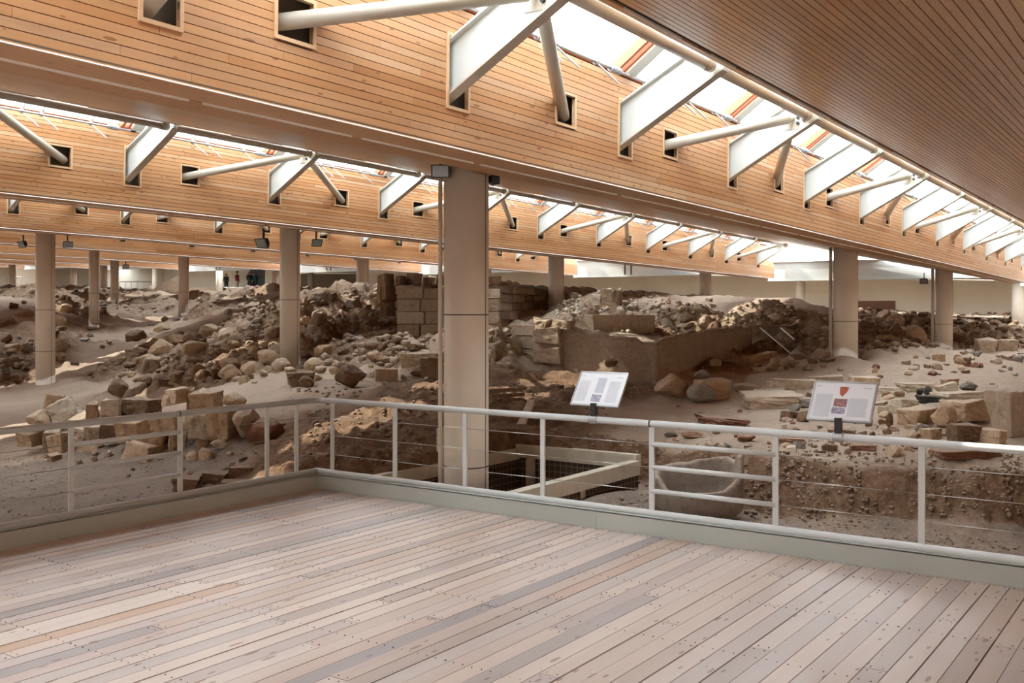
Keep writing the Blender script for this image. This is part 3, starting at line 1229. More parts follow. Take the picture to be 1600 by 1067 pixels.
# kerbs: fascia plate with a ledge, one along each edge
k1 = empty('trim_1')
tag(k1, 'grey-green steel kerb plate along the far edge of the deck', kind='structure')
for a, b in ((-17, -8), (-8, -1.2), (-1.2, 4.0), (4.0, KV + 0.03)):
    MB().box(KU, KU + 0.03, a, b - 0.002, -0.28, 0.135).build('plate', M['kerb'], k1)
MB().box(KU, KU + 0.13, -17, KV + 0.13, 0.128, 0.14).build('ledge', M['kerb'], k1)
k2 = empty('trim_2')
tag(k2, 'grey-green steel kerb plate along the side edge of the deck', kind='structure')
for a, b in ((-17, -6), (-6, 2.6), (2.6, KU)):
    MB().box(a, b - 0.002, KV, KV + 0.03, -0.28, 0.135).build('plate', M['kerb'], k2)
MB().box(-17, KU, KV, KV + 0.13, 0.128, 0.14).build('ledge', M['kerb'], k2)

# ------------------------------------------------------------------ railing
rail = empty('railing', (KU + 0.07, KV + 0.07, 0))
tag(rail, 'pale grey tubular railing with wire cables round the deck corner', 'railing')
RU, RV = KU + 0.07, KV + 0.07


def rpart(mb, name, mat, smooth=True):
    me = mb.mesh(name, smooth)
    me.transform(Matrix.Translation((-RU, -RV, 0)))
    return link(name, me, mat, rail)


rpart(MB().tube((-10, RV, 0.835), (RU - 0.06, RV, 0.835), 0.026, n=16), 'handrail', M['rail'])
rpart(MB().tube((RU, RV - 0.06, 0.835), (RU, -10, 0.835), 0.026, n=16), 'handrail', M['rail'])
g = MB()
prev = None
for k in range(7):
    t = k / 6 * math.pi / 2
    p = Vector((RU - 0.06 + 0.06 * math.sin(t), RV - 0.06 + 0.06 * math.cos(t), 0.835))
    if prev is not None:
        g.tube(prev, p, 0.026, n=16)
    prev = p
rpart(g, 'corner_bend', M['rail'])
rpart(MB().tube((-10, KV + 0.06, 0.158), (KU + 0.06, KV + 0.06, 0.158), 0.026, n=16), 'foot_rail', M['rail'])
rpart(MB().tube((KU + 0.06, KV + 0.06, 0.158), (KU + 0.06, -10, 0.158), 0.026, n=16), 'foot_rail', M['rail'])
LP = [6.66, 6.30, 5.36, 4.38, 3.4, 2.4, 1.4, 0.4, -0.6, -1.6]
RP = [6.93, 6.14, 5.34, 4.54, 3.55, 2.58, 1.60, 0.6, -0.4, -1.4, -2.4]
for u in LP:
    o = rpart(MB().box(u - 0.021, u + 0.021, RV - 0.008, RV + 0.008, -0.2, 0.82), 'post', M['rail'], False)
for v in RP:
    o = rpart(MB().box(RU - 0.008, RU + 0.008, v - 0.021, v + 0.021, -0.2, 0.82), 'post', M['rail'], False)
ZW = (0.68, 0.505, 0.325)
for i in range(len(LP) - 1):
    a, b = LP[i], LP[i + 1]
    for z in ZW:
        if i == 2:
            rpart(MB().tube((a, RV, z), (b, RV, z), 0.018, n=12), 'mid_rail', M['rail'])
        else:
            rpart(MB().tube((a, RV, z), (b, RV, z), 0.0028, n=6), 'wire', M['wire'])
for i in range(len(RP) - 1):
    a, b = RP[i], RP[i + 1]
    for z in ZW:
        if i == 4:
            rpart(MB().tube((RU, a, z), (RU, b, z), 0.018, n=12), 'mid_rail', M['rail'])
        else:
            rpart(MB().tube((RU, a, z), (RU, b, z), 0.0028, n=6), 'wire', M['wire'])
for z in ZW:
    rpart(MB().tube((LP[0], RV, z), (RU, RP[0], z), 0.0028, n=6), 'wire', M['wire'])
for v in (3.57,):
    rpart(MB().tube((RU, v, 0.835), (RU, v - 0.012, 0.835), 0.028, n=16), 'sleeve', M['joint'])
rpart(MB().tube((5.34, RV, 0.835), (5.35, RV, 0.835), 0.028, n=16), 'sleeve', M['joint'])


# ------------------------------------------------------------------ information panels on the rail
def panel(v, label, second):
    root = empty('information_panel', (RU, v, 0.835))
    tag(root, label, 'sign')
    T = Matrix.Translation((0.0, 0, 0.115)) @ Matrix.Rotation(-math.radians(55), 4, 'Y')
    # local: x up the slope, y along the rail, z out of the face (towards the deck)
    MB().tube((0, 0.034, 0), (0, -0.034, 0), 0.034, n=16).build('clamp', M['galv'], root)
    MB().box(-0.02, 0.025, -0.022, 0.022, 0.02, 0.13).build('bracket', M['dark_metal'], root)
    W, H = 0.42, 0.298
    bd = MB().box(0, H, -W / 2, W / 2, -0.012, 0.0, 0, T).build('board', M['paper'], root)
    fr = MB()
    for a in ((-0.008, 0.004, -W / 2 - 0.008, W / 2 + 0.008), (H - 0.004, H + 0.008, -W / 2 - 0.008, W / 2 + 0.008),
              (0, H, -W / 2 - 0.008, -W / 2 + 0.004), (0, H, W / 2 - 0.004, W / 2 + 0.008)):
        fr.box(a[0], a[1], a[2], a[3], -0.016, 0.003, 0, T)
    fr.build('frame', M['galv'], root)
    # printed matter (columns of small text and pictures); +y is the reader's left
    tx = MB()
    if second:
        cols = [(0.185, 0.065, 0.02, 0.20), (-0.045, -0.18, 0.03, 0.175)]
    else:
        cols = [(0.19, 0.09, 0.03, 0.22), (-0.08, -0.185, 0.03, 0.22)]
    q = random.Random(3)
    for y1, y0, x0, x1 in cols:
        x = x1
        while x > x0:
            tx.box(x - 0.0022, x, y0 + q.uniform(0, 0.012), y1, 0.0, 0.0006, 0, T)
            x -= 0.0052
    tx.box(0.262, 0.268, 0.16, 0.19, 0, 0.0006, 0, T)
    tx.box(0.255, 0.262, -0.185, -0.13, 0, 0.0006, 0, T)
    tag(tx.build('print', M['print_grey'], bd), kind='stuff')
    if second:
        MB().poly([T @ Vector(p) for p in ((0.262, 0.032, 0.0006), (0.262, -0.028, 0.0006), (0.225, -0.022, 0.0006), (0.185, 0.006, 0.0006), (0.205, 0.026, 0.0006))],
                  0.0008, (T.to_3x3() @ Vector((0, 0, 1)))).build('picture', M['print_red'], bd)
        MB().box(0.105, 0.168, -0.035, 0.055, 0, 0.0008, 0, T).build('picture', M['print_photo'], bd)
        MB().box(0.05, 0.098, -0.03, 0.06, 0, 0.0008, 0, T).build('picture', M['print_blue'], bd)
    else:
        MB().box(0.03, 0.095, -0.04, 0.045, 0, 0.0008, 0, T).build('picture', M['print_blue'], bd)
        MB().box(0.11, 0.25, -0.045, 0.035, 0, 0.0007, 0, T).build('picture', M['print_grey'], bd)
    return root


panel(4.06, 'tilted information panel on the handrail beside the main column, glossy with pale reflections', False)
panel(2.14, 'tilted information panel on the handrail with a red shield-shaped picture', True)


# ------------------------------------------------------------------ columns
def column(u, v, d, ztop, zbot, label, joints=(), conduit=False, group='round cream columns under the roof'):
    root = empty('column', (u, v, 0))
    tag(root, label, 'column', group)
    n = 40
    sf = MB().tube((0, 0, zbot), (0, 0, ztop), d / 2, n=n).build('shaft', M['column'], root, True)
    for z in joints:
        MB().tube((0, 0, z - 0.006), (0, 0, z + 0.006), d / 2 + 0.0015, n=n).build('joint_ring', M['joint'], sf, True)
    t = math.atan2(-u * 0 - FV, -FU) - 1.05          # seam of the cladding on the side seen right
    s = Vector((math.cos(t + 2.1), math.sin(t + 2.1), 0))
    MB().box(-0.004, 0.004, -0.004, 0.004, zbot, ztop, 0, Matrix.Translation(s * (d / 2 - 0.001))).build('seam', M['joint'], sf)
    return root


def zroof(j, u, v):
    """underside of the roof just behind lip j, in world height"""
    f = vf(j)
    a0 = f + 0.64
    z = zl(j)
    if v > a0:
        z += (v - a0) * (zh(j + 1) - zl(j)) / (vh(j + 1) - a0)
    return CAMZ + z - TILT * u


COLS = [(728.5, 0, 70, 'main round cream column standing in the timber-framed pit', (1.65, 0.09, -1.46)),
        (1321.5, 0, 37, 'round cream column at the back of the block plateau, next to a thin pipe', (1.46, 0.0)),
        (1475, 0, 25.5, 'round cream column beside the boulders under the brown door', (1.3,)),
        (1592, 0, 20, 'round cream column at the far end of the deck-side column row', (1.2,)),
        (453, 1, 31, 'round cream column rising behind the pale flat block on the rubble crest', (1.9, 0.5)),
        (869, 1, 24.6, 'round cream column behind the dark coursed wall', (1.6,)),
        (1102, 1, 18.4, 'round cream column behind the long striped mound', (1.7,)),
        (1250, 1, 15, 'round cream column far behind the long mound by the end wall', ()),
        (71, 2, 28.5, 'round cream column standing on the sandy path', (1.7, 0.65)),
        (567, 2, 19, 'round cream column behind the big rubble heap', (2.2,)),
        (760, 2, 15.5, 'round cream column hidden mostly behind the main column', ()),
        (147, 3, 15.6, 'slender cream column at the edge of the sandy path', (2.3, 1.2)),
        (287, 3, 16, 'slender cream column beside the small dark board', (2.4, 1.2)),
        (430, 4, 11.5, 'slender cream column by the brown mound in the far hall', ()),
        (179, 4, 12.5, 'slender cream column on the dark rubble bank of the far hall', (2.4,)),
        (343, 5, 10.6, 'slender cream column beside the far visitors', ()),
        (162, 5, 10.8, 'slender cream column far behind the sandy path', ()),
        (485, 5, 9.4, 'slender cream column in the far hall near the beige wall', ()),
        (19, 6, 10, 'slender cream column by the far left walkway rail', ()),
        (115, 6, 9.4, 'slender cream column in front of the white far wall', ()),
        (242, 6, 8, 'slender cream column behind the curved earth wall', ()),
        ]
CPOS = {}
for px, j, w, lab, joints in COLS:
    t = (px - 800) / F
    v = vf(j) + 1.0
    Z = v / (FV - FU * t)
    u = Z * (FU + FV * t)
    d = w / F * Z
    zt = zroof(j, u, v) + 0.03
    if u > U1:
        zt = CAMZ + 1.62 + 0.036 * (v - 12) + 0.05
    zb = -3.0 if px == 728.5 else h1(u, v) - 0.4
    CPOS[px] = (u, v, d, zt, column(u, v, d, zt, zb, lab, joints))


# floodlights and conduits
def floodlight(loc, aim, size, label, arm_up=0.1):
    root = empty('floodlight', loc)
    tag(root, label, 'lamp', 'floodlights below the roof')
    q = Vector(aim).normalized().to_track_quat('Y', 'Z').to_matrix().to_4x4()
    s = size
    hb = MB()
    pts_f = [(-s / 2, s * .25, -s * .36), (s / 2, s * .25, -s * .36), (s / 2, s * .25, s * .36), (-s / 2, s * .25, s * .36)]
    pts_b = [(-s * .3, -s * .2, -s * .2), (s * .3, -s * .2, -s * .2), (s * .3, -s * .2, s * .2), (-s * .3, -s * .2, s * .2)]
    hb.hexa([q @ Vector(p) for p in (pts_b[0], pts_b[1], pts_f[1], pts_f[0], pts_b[3], pts_b[2], pts_f[2], pts_f[3])])
    hs = hb.build('housing', M['dark_metal'], root)
    MB().box(-s * .43, s * .43, s * .25, s * .262, -s * .30, s * .30, 0, q).build('lens', M['lamp_glass'], hs)
    MB().box(-s * .06, s * .06, -s * .05, s * .05, s * .1, s * .36 + arm_up).build('bracket', M['dark_metal'], root)
    return root


u, v, d, zt, _ = CPOS[728.5]
left = Vector((-FV, FU, 0))              # image-left direction in plan
toc = Vector((-FU, -FV, 0))
p = Vector((u, v, 0)) + left * (d / 2 + 0.02) + toc * 0.20
floodlight((p.x, p.y, CAMZ + (484 - 269) / F * 10.4), toc + Vector((0, 0, -0.15)), 0.185, 'square floodlight at the head of the main column, facing the deck', 0.07)
p2 = Vector((u, v, 0)) - left * (d / 2 + 0.04) - toc * 0.05
floodlight((p2.x, p2.y, CAMZ + (484 - 282) / F * 10.7), -left + toc * -0.6, 0.16, 'dark floodlight at the head of the main column, facing away', 0.08)
p = Vector((u, v, 0)) + left * (d / 2 + 0.035) + toc * 0.02
o = MB().tube((p.x, p.y, -3), (p.x, p.y, zt - 0.1), 0.022, n=12).build('conduit', M['column'], None, True)
tag(o, 'thin cream conduit pipe running up beside the main column', 'pipe')
u, v, d, zt, _ = CPOS[1321.5]
p = Vector((u, v, 0)) + left * (d / 2 + 0.07)
o = MB().tube((p.x, p.y, 0.3), (p.x, p.y, zt), 0.035, n=12).build('conduit', M['cream_steel'], None, True)
tag(o, 'thin conduit pipe running up beside the plateau column', 'pipe')
u, v, d, zt, _ = CPOS[1475]
p = Vector((u, v, 0)) + left * (d / 2 + 0.09)
o = MB().tube((p.x, p.y, 0.3), (p.x, p.y, zt), 0.04, n=12).build('conduit', M['cream_steel'], None, True)
tag(o, 'thin conduit pipe running up beside the column near the brown door', 'pipe')
for px, sd, sz, lab in ((453, 1, 0.30, 'grey spotlight hanging left of the crest column, tilted down'),
                        (453, -1, 0.22, 'dark spotlight hanging right of the crest column'),
                        (71, 1, 0.26, 'grey spotlight hanging by the path column'),
                        (71, -1, 0.24, 'dark spotlight hanging by the path column'),
                        (179, -1, 0.3, 'dark spotlight on the far rubble bank column'),
                        (1475, 1, 0.22, 'round dark spotlight at the column near the brown door')):
    u, v, d, zt, _ = CPOS[px]
    p = Vector((u, v, 0)) + left * sd * (d / 2 + 0.33)
    floodlight((p.x, p.y, zt - 0.34), left * sd * 0.6 + toc + Vector((0, 0, -0.6)), sz, lab, 0.14 - (sz - 0.22) * 0.3)

# ------------------------------------------------------------------ stones
def stone_mesh(seed, kind):
    q = random.Random(seed)
    bm = bmesh.new()
    if kind == 'cut':
        bmesh.ops.create_cube(bm, size=1.0)
        for vt in bm.verts:
            vt.co += Vector((q.uniform(-.012, .012), q.uniform(-.03, .03), q.uniform(-.012, .012)))
        bmesh.ops.bevel(bm, geom=bm.edges[:], offset=0.022, segments=1, affect='EDGES')
        bmesh.ops.subdivide_edges(bm, edges=[e for e in bm.edges if e.calc_length() > 0.3], cuts=5, use_grid_fill=True)
        amp, fr = 0.016, 2.6
    elif kind == 'block':
        bmesh.ops.create_cube(bm, size=1.0)
        for vt in bm.verts:
            vt.co += Vector((q.uniform(-.13, .13), q.uniform(-.13, .13), q.uniform(-.10, .10)))
        bmesh.ops.bevel(bm, geom=bm.edges[:], offset=0.035, segments=1, affect='EDGES')
        bmesh.ops.subdivide_edges(bm, edges=[e for e in bm.edges if e.calc_length() > 0.3], cuts=6, use_grid_fill=True)
        amp, fr = 0.075, 2.6
    elif kind == 'slab':
        bmesh.ops.create_cube(bm, size=1.0)
        for vt in bm.verts:
            vt.co += Vector((q.uniform(-.12, .12), q.uniform(-.12, .12), q.uniform(-.05, .05)))
        bmesh.ops.bevel(bm, geom=bm.edges[:], offset=0.03, segments=1, affect='EDGES')
        bmesh.ops.subdivide_edges(bm, edges=[e for e in bm.edges if e.calc_length() > 0.3], cuts=6, use_grid_fill=True)
        amp, fr = 0.085, 2.6
    else:
        bmesh.ops.create_icosphere(bm, subdivisions=3 if kind == 'boulder' else 2, radius=0.56)
        # chop with random planes for facets
        for k in range(q.randint(6, 10)):
            nrm = Vector((q.gauss(0, 1), q.gauss(0, 1), q.gauss(0, 1))).normalized()
            dd = q.uniform(0.34, 0.46)
            for vt in bm.verts:
                s = vt.co.dot(nrm) - dd
                if s > 0:
                    vt.co -= nrm * s * 0.93
        amp, fr = 0.075, 2.6
    off = Vector((seed * 3.1, seed * 1.7, 0))
    for vt in bm.verts:
        n_ = vt.co.normalized()
        vt.co += n_ * (amp * noise.fractal(vt.co * fr + off, 1.0, 2.0, 3) + amp * 0.4 * noise.noise(vt.co * 9 + off))
    # normalise into a unit box standing on z = 0
    xs_ = [c.co.copy() for c in bm.verts]
    lo = Vector([min(c[i] for c in xs_) for i in range(3)])
    hi = Vector([max(c[i] for c in xs_) for i in range(3)])
    for vt in bm.verts:
        for i in range(3):
            vt.co[i] = (vt.co[i] - lo[i]) / (hi[i] - lo[i]) - (0.5 if i < 2 else 0)
    me = bpy.data.meshes.new('stone')
    bm.to_mesh(me)
    bm.free()
    for p_ in me.polygons:
        p_.use_smooth = False
    return me


BASEM = {}
for kind, n_ in (('block', 7), ('cut', 6), ('slab', 5), ('boulder', 8), ('rock', 7)):
    for s in range(n_):
        BASEM[(kind, s)] = stone_mesh(s * 13 + len(kind), kind)
STM = {}


def stone_data(kind, s, mat):
    s = s % {'block': 7, 'cut': 6, 'slab': 5, 'boulder': 8, 'rock': 7}[kind]
    if (kind, s, mat) not in STM:
        me = BASEM[(kind, s)].copy()
        me.materials.append(M[mat])
        STM[(kind, s, mat)] = me
    return STM[(kind, s, mat)]


SI = [0]
KEEP = []                       # circles (x, y, r) already taken
for _c in CPOS.values():
    KEEP.append((_c[0], _c[1], _c[2] / 2 + 0.06))
_b = at(1090, 806, 10.83)
KEEP.append((_b.x, _b.y, 0.56))
WALLS = []                      # plan segments with half thickness
for pxa, Za, pxb, Zb, th in ((619, 25.0, 779, 24.6, .6), (779, 24.7, 868, 31.5, .5), (798, 20.8, 838, 20.3, .4), (926, 22.0, 1026, 22.6, .45),
                             (834, 19.6, 1028, 18.4, .9), (1028, 18.4, 1175, 23.6, .9), (1172, 24.6, 1226, 24.9, .4), (1188, 24.2, 1240, 22.7, .05),
                             (1220, 24.2, 1241, 22.7, .05), (1166, 20.9, 1207, 21.6, .24), (798, 13.0, 830, 14.2, .1), (745, 14.9, 823, 15.3, .2),
                             (1338, 24.8, 1424, 25.4, .3)):
    a_, b_ = uv_at(pxa, Za), uv_at(pxb, Zb)
    dx, dy = b_[0] - a_[0], b_[1] - a_[1]
    L_ = math.hypot(dx, dy)
    n_ = (-dy / L_, dx / L_)
    sg = 1 if n_[0] * FU + n_[1] * FV > 0 else -1       # bodies lie behind the face
    off = sg * th / 2
    WALLS.append((a_[0] + n_[0] * off, a_[1] + n_[1] * off, b_[0] + n_[0] * off, b_[1] + n_[1] * off, th / 2 + 0.05))


def free(x, y, r, extra=()):
    for cx, cy, cr in KEEP:
        if (x - cx) ** 2 + (y - cy) ** 2 < (cr + r) ** 2:
            return False
    for x0, y0, x1, y1, h_ in WALLS:
        dx, dy = x1 - x0, y1 - y0
        t = max(0, min(1, ((x - x0) * dx + (y - y0) * dy) / (dx * dx + dy * dy)))
        if math.hypot(x - x0 - t * dx, y - y0 - t * dy) < h_ + r:
            return False
    return not (PIT[0] - .15 - r < x < PIT[1] + .15 + r and PIT[2] - .15 - r < y < PIT[3] + .15 + r)




def stone(x0, y0, x1, y1, kind, mat, label, name='stone_block', Z=None, yaw=None, tilt=0.0, roll=0.0, depth=None, group=None, sink=0.04, cat='stone'):
    """a stone whose outline in the photograph is the box x0..x1, y0..y1; stands on the ground unless Z says otherwise"""
    SI[0] += 1
    q = random.Random(SI[0])
    if Z is None:
        Z = hit((x0 + x1) / 2, y1)
        if Z is None:
            Z = 20
    w = (x1 - x0) / F * Z
    h = (y1 - y0) / F * Z
    dp = depth if depth is not None else w * q.uniform(0.6, 0.85)
    # a box seen slightly from above shows part of its top
    drop = (y1 - 484) / F
    h = max(h - max(drop, 0) * dp * 0.7, h * 0.45)
    yw = q.uniform(-0.35, 0.35) if yaw is None else yaw
    c = at((x0 + x1) / 2, y1, Z + dp * 0.42)
    base = at((x0 + x1) / 2, y1, Z).z
    fwd = -math.atan2(FU, FV)
    cw_ = abs(math.cos(yw)) + abs(math.sin(yw)) * dp / max(w, 1e-3)
    wx = w / max(cw_, 0.7)
    o = bpy.data.objects.new(name, stone_data(kind, SI[0], mat))
    COL.objects.link(o)
    o.location = (c.x, c.y, base - sink * h)
    o.rotation_euler = (roll + q.uniform(-.07, .07), tilt + q.uniform(-.07, .07), fwd + yw)
    o.scale = (wx, dp, h * (1 + sink))
    KEEP.append((c.x, c.y, 0.5 * max(wx, dp)))
    tag(o, label, cat, group)
    return o


BL = 'squared tan stone block stacked in the low wall behind the side railing'
GBL = 'stone blocks stacked behind the side railing'
B = lambda *a, **k: stone(*a, **{**dict(group=GBL, label=BL), **k})
LW = lambda px: 14.9 - (px - 60) / 340 * 1.6        # depth of the stacked wall
for x0, y0, x1, y1 in ((43, 673, 70, 697), (70, 668, 98, 702), (90, 675, 116, 717), (52, 642, 84, 672), (116, 664, 139, 694), (137, 664, 159, 692),
                       (121, 692, 168, 725), (195, 654, 234, 690), (233, 676, 262, 704), (244, 650, 279, 676), (288, 646, 306, 676),
                       (303, 642, 337, 683), (331, 638, 369, 686), (367, 638, 405, 684), (304, 679, 336, 707), (333, 683, 385, 716),
                       (306, 612, 338, 640), (267, 609, 292, 632), (351, 617, 382, 635), (262, 676, 290, 706)):
    B(x0 - 6, y0 - 6, x1 + 7, y1 + 2, R.choice(('block', 'block', 'boulder')), R.choice(('tan_stone', 'tan_stone', 'ashlar')), Z=LW((x0 + x1) / 2) + (0.5 if y1 < 660 else 0.0), depth=0.6)
B(64, 614, 104, 645, 'block', 'tan_stone', label='tan block lying on top of the stacked wall beside the pale sunlit slab', group=None, Z=15.6, yaw=0.3)
B(80, 620, 134, 656, 'slab', 'pale_stone', label='pale slab leaning tilted on the stacked block wall', group=None, Z=15.1, tilt=-0.35, depth=0.4)
B(133, 626, 157, 654, 'block', 'tan_stone', Z=15.0)
B(155, 621, 190, 654, 'block', 'ashlar', label='grooved upright block beside the dark ledge stone', group=None, Z=15.0)
B(187, 619, 251, 654, 'block', 'brown_stone', label='long dark ledge stone carrying the pointed boulder', group=None, Z=15.2, yaw=-0.25, depth=0.5)
B(165, 587, 204, 622, 'boulder', 'brown_stone', label='dark brown pointed boulder standing on the ledge stone', name='boulder', group=None, Z=15.35, depth=0.38, cat='boulder')
B(158, 659, 196, 692, 'block', 'brown_stone', label='dark brown block set in the stacked wall below the ledge stone', group=None, Z=14.5)
B(182, 686, 257, 734, 'block', 'tan_stone', label='large tan block at the foot of the stacked wall, sloping face', group=None, Z=13.75, tilt=0.05, depth=0.5)
B(292, 605, 305, 643, 'block', 'ashlar', label='narrow upright slab standing in the stacked wall', group=None, Z=14.6, yaw=0.1, depth=0.14)
B(385, 649, 449, 711, 'boulder', 'red_stone', label='big dark reddish boulder at the end of the stacked block wall', name='boulder', group=None, Z=13.3, depth=0.5, cat='boulder')
B(289, 703, 313, 722, 'boulder', 'tan_stone', label='small rounded stone at the foot of the stacked wall', name='boulder', group='small stones at the wall foot')
B(307, 698, 335, 722, 'rock', 'tan_stone', label='small rounded stone at the foot of the stacked wall', name='boulder', group='small stones at the wall foot')
B(250, 690, 266, 702, 'rock', 'tan_stone', label='small rounded stone at the foot of the stacked wall', name='boulder', group='small stones at the wall foot')
for a in ((266, 741, 315, 768), (300, 738, 330, 752), (318, 734, 361, 758), (355, 726, 399, 747), (340, 748, 400, 764), (395, 742, 422, 756)):
    stone(*a, 'slab', 'brown_stone', 'flat dark stone lying on the ground just outside the side railing', 'flat_stone', group='flat dark stones by the side railing', depth=0.3)
# crest stones between the columns
for a, kd, mt, lab in (((445, 578, 496, 604), 'block', 'brown_stone', 'brown block on the crest beside a pile of dark pebbles'),
                       ((465, 586, 492, 606), 'rock', 'brown_stone', 'dark stone resting against the brown crest block'),
                       ((514, 566, 578, 607), 'boulder', 'brown_stone', 'large smooth brown boulder on the crest left of the main column'),
                       ((584, 574, 624, 597), 'block', 'tan_stone', 'rectangular tan block on the crest near the main column'),
                       ((639, 571, 667, 592), 'boulder', 'brown_stone', 'brown boulder under the leaning slab by the main column'),
                       ((657, 557, 690, 592), 'slab', 'brown_stone', 'brown slab leaning against the rubble by the main column'),
                       ((420, 537, 474, 558), 'block', 'pale_stone', 'pale flat-topped block on the crest in front of a column'),
                       ((474, 558, 508, 582), 'boulder', 'yellow_stone', 'yellowish boulder among the crest rubble'),
                       ((620, 548, 700, 578), 'block', 'yellow_stone', 'long yellowish wall block with a sunlit face by the main column'),
                       ((400, 545, 440, 574), 'boulder', 'yellow_stone', 'yellow rounded boulder on the crest slope')):
    stone(*a, kd, mt, lab, 'boulder' if kd in ('boulder', 'rock') else 'stone_block', cat='boulder' if kd in ('boulder', 'rock') else 'stone')
# right plateau
for a, kd, mt, lab, kw in (
        ((1020, 580, 1083, 625), 'boulder', 'tan_stone', 'large squarish tan boulder at the back of the plateau', dict(yaw=0.15, depth=0.55)),
        ((1078, 588, 1142, 626), 'block', 'tan_stone', 'tan block with the grey carved stone leaning on it', dict(yaw=0.2, depth=0.5)),
        ((1081, 577, 1113, 592), 'boulder', 'grey_stone', 'grey cylindrical stone lying on top of two boulders', dict(Z=17.1, depth=0.2)),
        ((1071, 598, 1121, 631), 'boulder', 'grey_stone', 'grey hollowed stone in front of the tan block', dict(depth=0.35)),
        ((1148, 610, 1261, 639), 'slab', 'ashlar', 'broad flat tan slab lying on the plateau', dict(depth=0.75, yaw=-0.25)),
        ((1174, 607, 1230, 618), 'slab', 'grey_stone', 'thin grey slab lying on the broad slab', dict(depth=0.3, Z=16.6)),
        ((1190, 590, 1282, 612), 'block', 'ashlar', 'long low tan block behind the broad slab', dict(depth=0.3, yaw=-0.1)),
        ((1260, 586, 1320, 599), 'block', 'ashlar', 'low tan block in line behind the long low block', dict(depth=0.3)),
        ((1322, 586, 1374, 609), 'block', 'tan_stone', 'rectangular brown-tan block near the plateau column', dict(depth=0.3)),
        ((1083, 647, 1171, 668), 'slab', 'red_stone', 'flat slab with red broken edges and a dusty top', dict(depth=0.7, yaw=-0.1)),
        ((1036, 671, 1059, 684), 'boulder', 'grey_stone', 'grey rounded pebble near the plateau edge', {}),
        ((1064, 671, 1099, 686), 'boulder', 'red_stone', 'red-brown stone beside the grey pebble', {}),
        ((1150, 676, 1183, 691), 'boulder', 'red_stone', 'red stone at the right of a row of red rubble', {}),
        ((1204, 681, 1258, 694), 'slab', 'red_stone', 'flat dark red stone half buried at the plateau edge', dict(depth=0.35)),
        ((1234, 619, 1290, 637), 'slab', 'grey_stone', 'grey broken slab behind the shield panel', {}),
        ((1243, 640, 1271, 660), 'rock', 'brown_stone', 'brown angular stone left of the shield panel', {}),
        ((1469, 620, 1547, 664), 'block', 'tan_stone', 'large squared tan block with a chipped face', dict(yaw=0.45, depth=0.5)),
        ((1549, 603, 1612, 684), 'block', 'ashlar', 'tall upright block, the largest on the plateau', dict(yaw=0.25, depth=0.5)),
        ((1450, 629, 1496, 669), 'rock', 'tan_stone', 'triangular tan stone leaning against the large squared block', dict(depth=0.25)),
        ((1401, 634, 1466, 667), 'block', 'tan_stone', 'tan block with a pale dusty face beside the triangular stone', dict(yaw=0.5, depth=0.4)),
        ((1388, 621, 1432, 648), 'block', 'pale_stone', 'pale tan block just right of the shield panel', dict(yaw=0.3)),
        ((1480, 659, 1529, 692), 'block', 'brown_stone', 'dark brown cracked block in front of the large squared block', dict(yaw=0.15, depth=0.3)),
        ((1528, 666, 1564, 697), 'block', 'tan_stone', 'tan block behind the dark brown cracked block', dict(yaw=0.5, depth=0.4)),
        ((1450, 697, 1562, 721), 'block', 'red_stone', 'long red-brown block lying at the plateau edge', dict(depth=0.45, yaw=0.1)),
        ((1500, 594, 1529, 612), 'boulder', 'grey_stone', 'rounded grey stone on the slab pile', {}),
        ((1466, 598, 1499, 618), 'slab', 'pale_stone', 'pale stone slanting on the slab pile', dict(tilt=-0.3)),
        ((1470, 591, 1498, 603), 'block', 'tan_stone', 'small tan block behind the slanting pale stone', {}),
        ((1455, 610, 1540, 626), 'slab', 'pale_stone', 'wide pale slab heaped over the large squared block', dict(depth=0.5)),
        ((1431, 606, 1443, 620), 'boulder', 'dark_stone', 'black round stone on the slab pile', {}),
        ((1443, 603, 1456, 618), 'boulder', 'dark_stone', 'black upright stone on the slab pile', {}),
        ((1431, 617, 1468, 630), 'slab', 'dark_stone', 'flat black slab on the slab pile', {}),
        ((1405, 596, 1451, 614), 'slab', 'pale_stone', 'broad pale dusty slab beside the black stones', dict(depth=0.6)),
        ((1355, 603, 1408, 616), 'slab', 'pale_stone', 'pale slab with a brown broken edge behind the shield panel', dict(depth=0.4)),
        ((1424, 660, 1457, 677), 'boulder', 'grey_stone', 'blue-grey stone lying beneath the tan blocks', {}),
        ((1440, 667, 1471, 689), 'slab', 'tan_stone', 'split pinkish stone near the blue-grey stone', {}),
        ((1589, 660, 1615, 682), 'boulder', 'tan_stone', 'rounded tan stone beside the tall upright block', {}),
        ((1380, 693, 1414, 715), 'rock', 'tan_stone', 'angular tan stone below the handrail near the shield panel', {}),
        ((1325, 692, 1372, 704), 'slab', 'red_stone', 'flat reddish stone under the shield panel', {}),
        ((1282, 690, 1310, 706), 'rock', 'brown_stone', 'brown angular stone under the handrail left of the shield panel', {}),
        ((1383, 643, 1396, 669), 'rock', 'brown_stone', 'upright brown stone at the edge of the shield panel', {}),
        ((1290, 668, 1340, 682), 'slab', 'brown_stone', 'brown slab lying below the shield panel', {}),
        ((1144, 597, 1190, 616), 'rock', 'ashlar', 'pale broken stone left of the long low block', {})):
    stone(*a, kd, mt, lab, 'boulder' if kd in ('boulder', 'rock') else ('stone_slab' if kd == 'slab' else 'stone_block'),
          cat='boulder' if kd in ('boulder', 'rock') else 'stone', **kw)
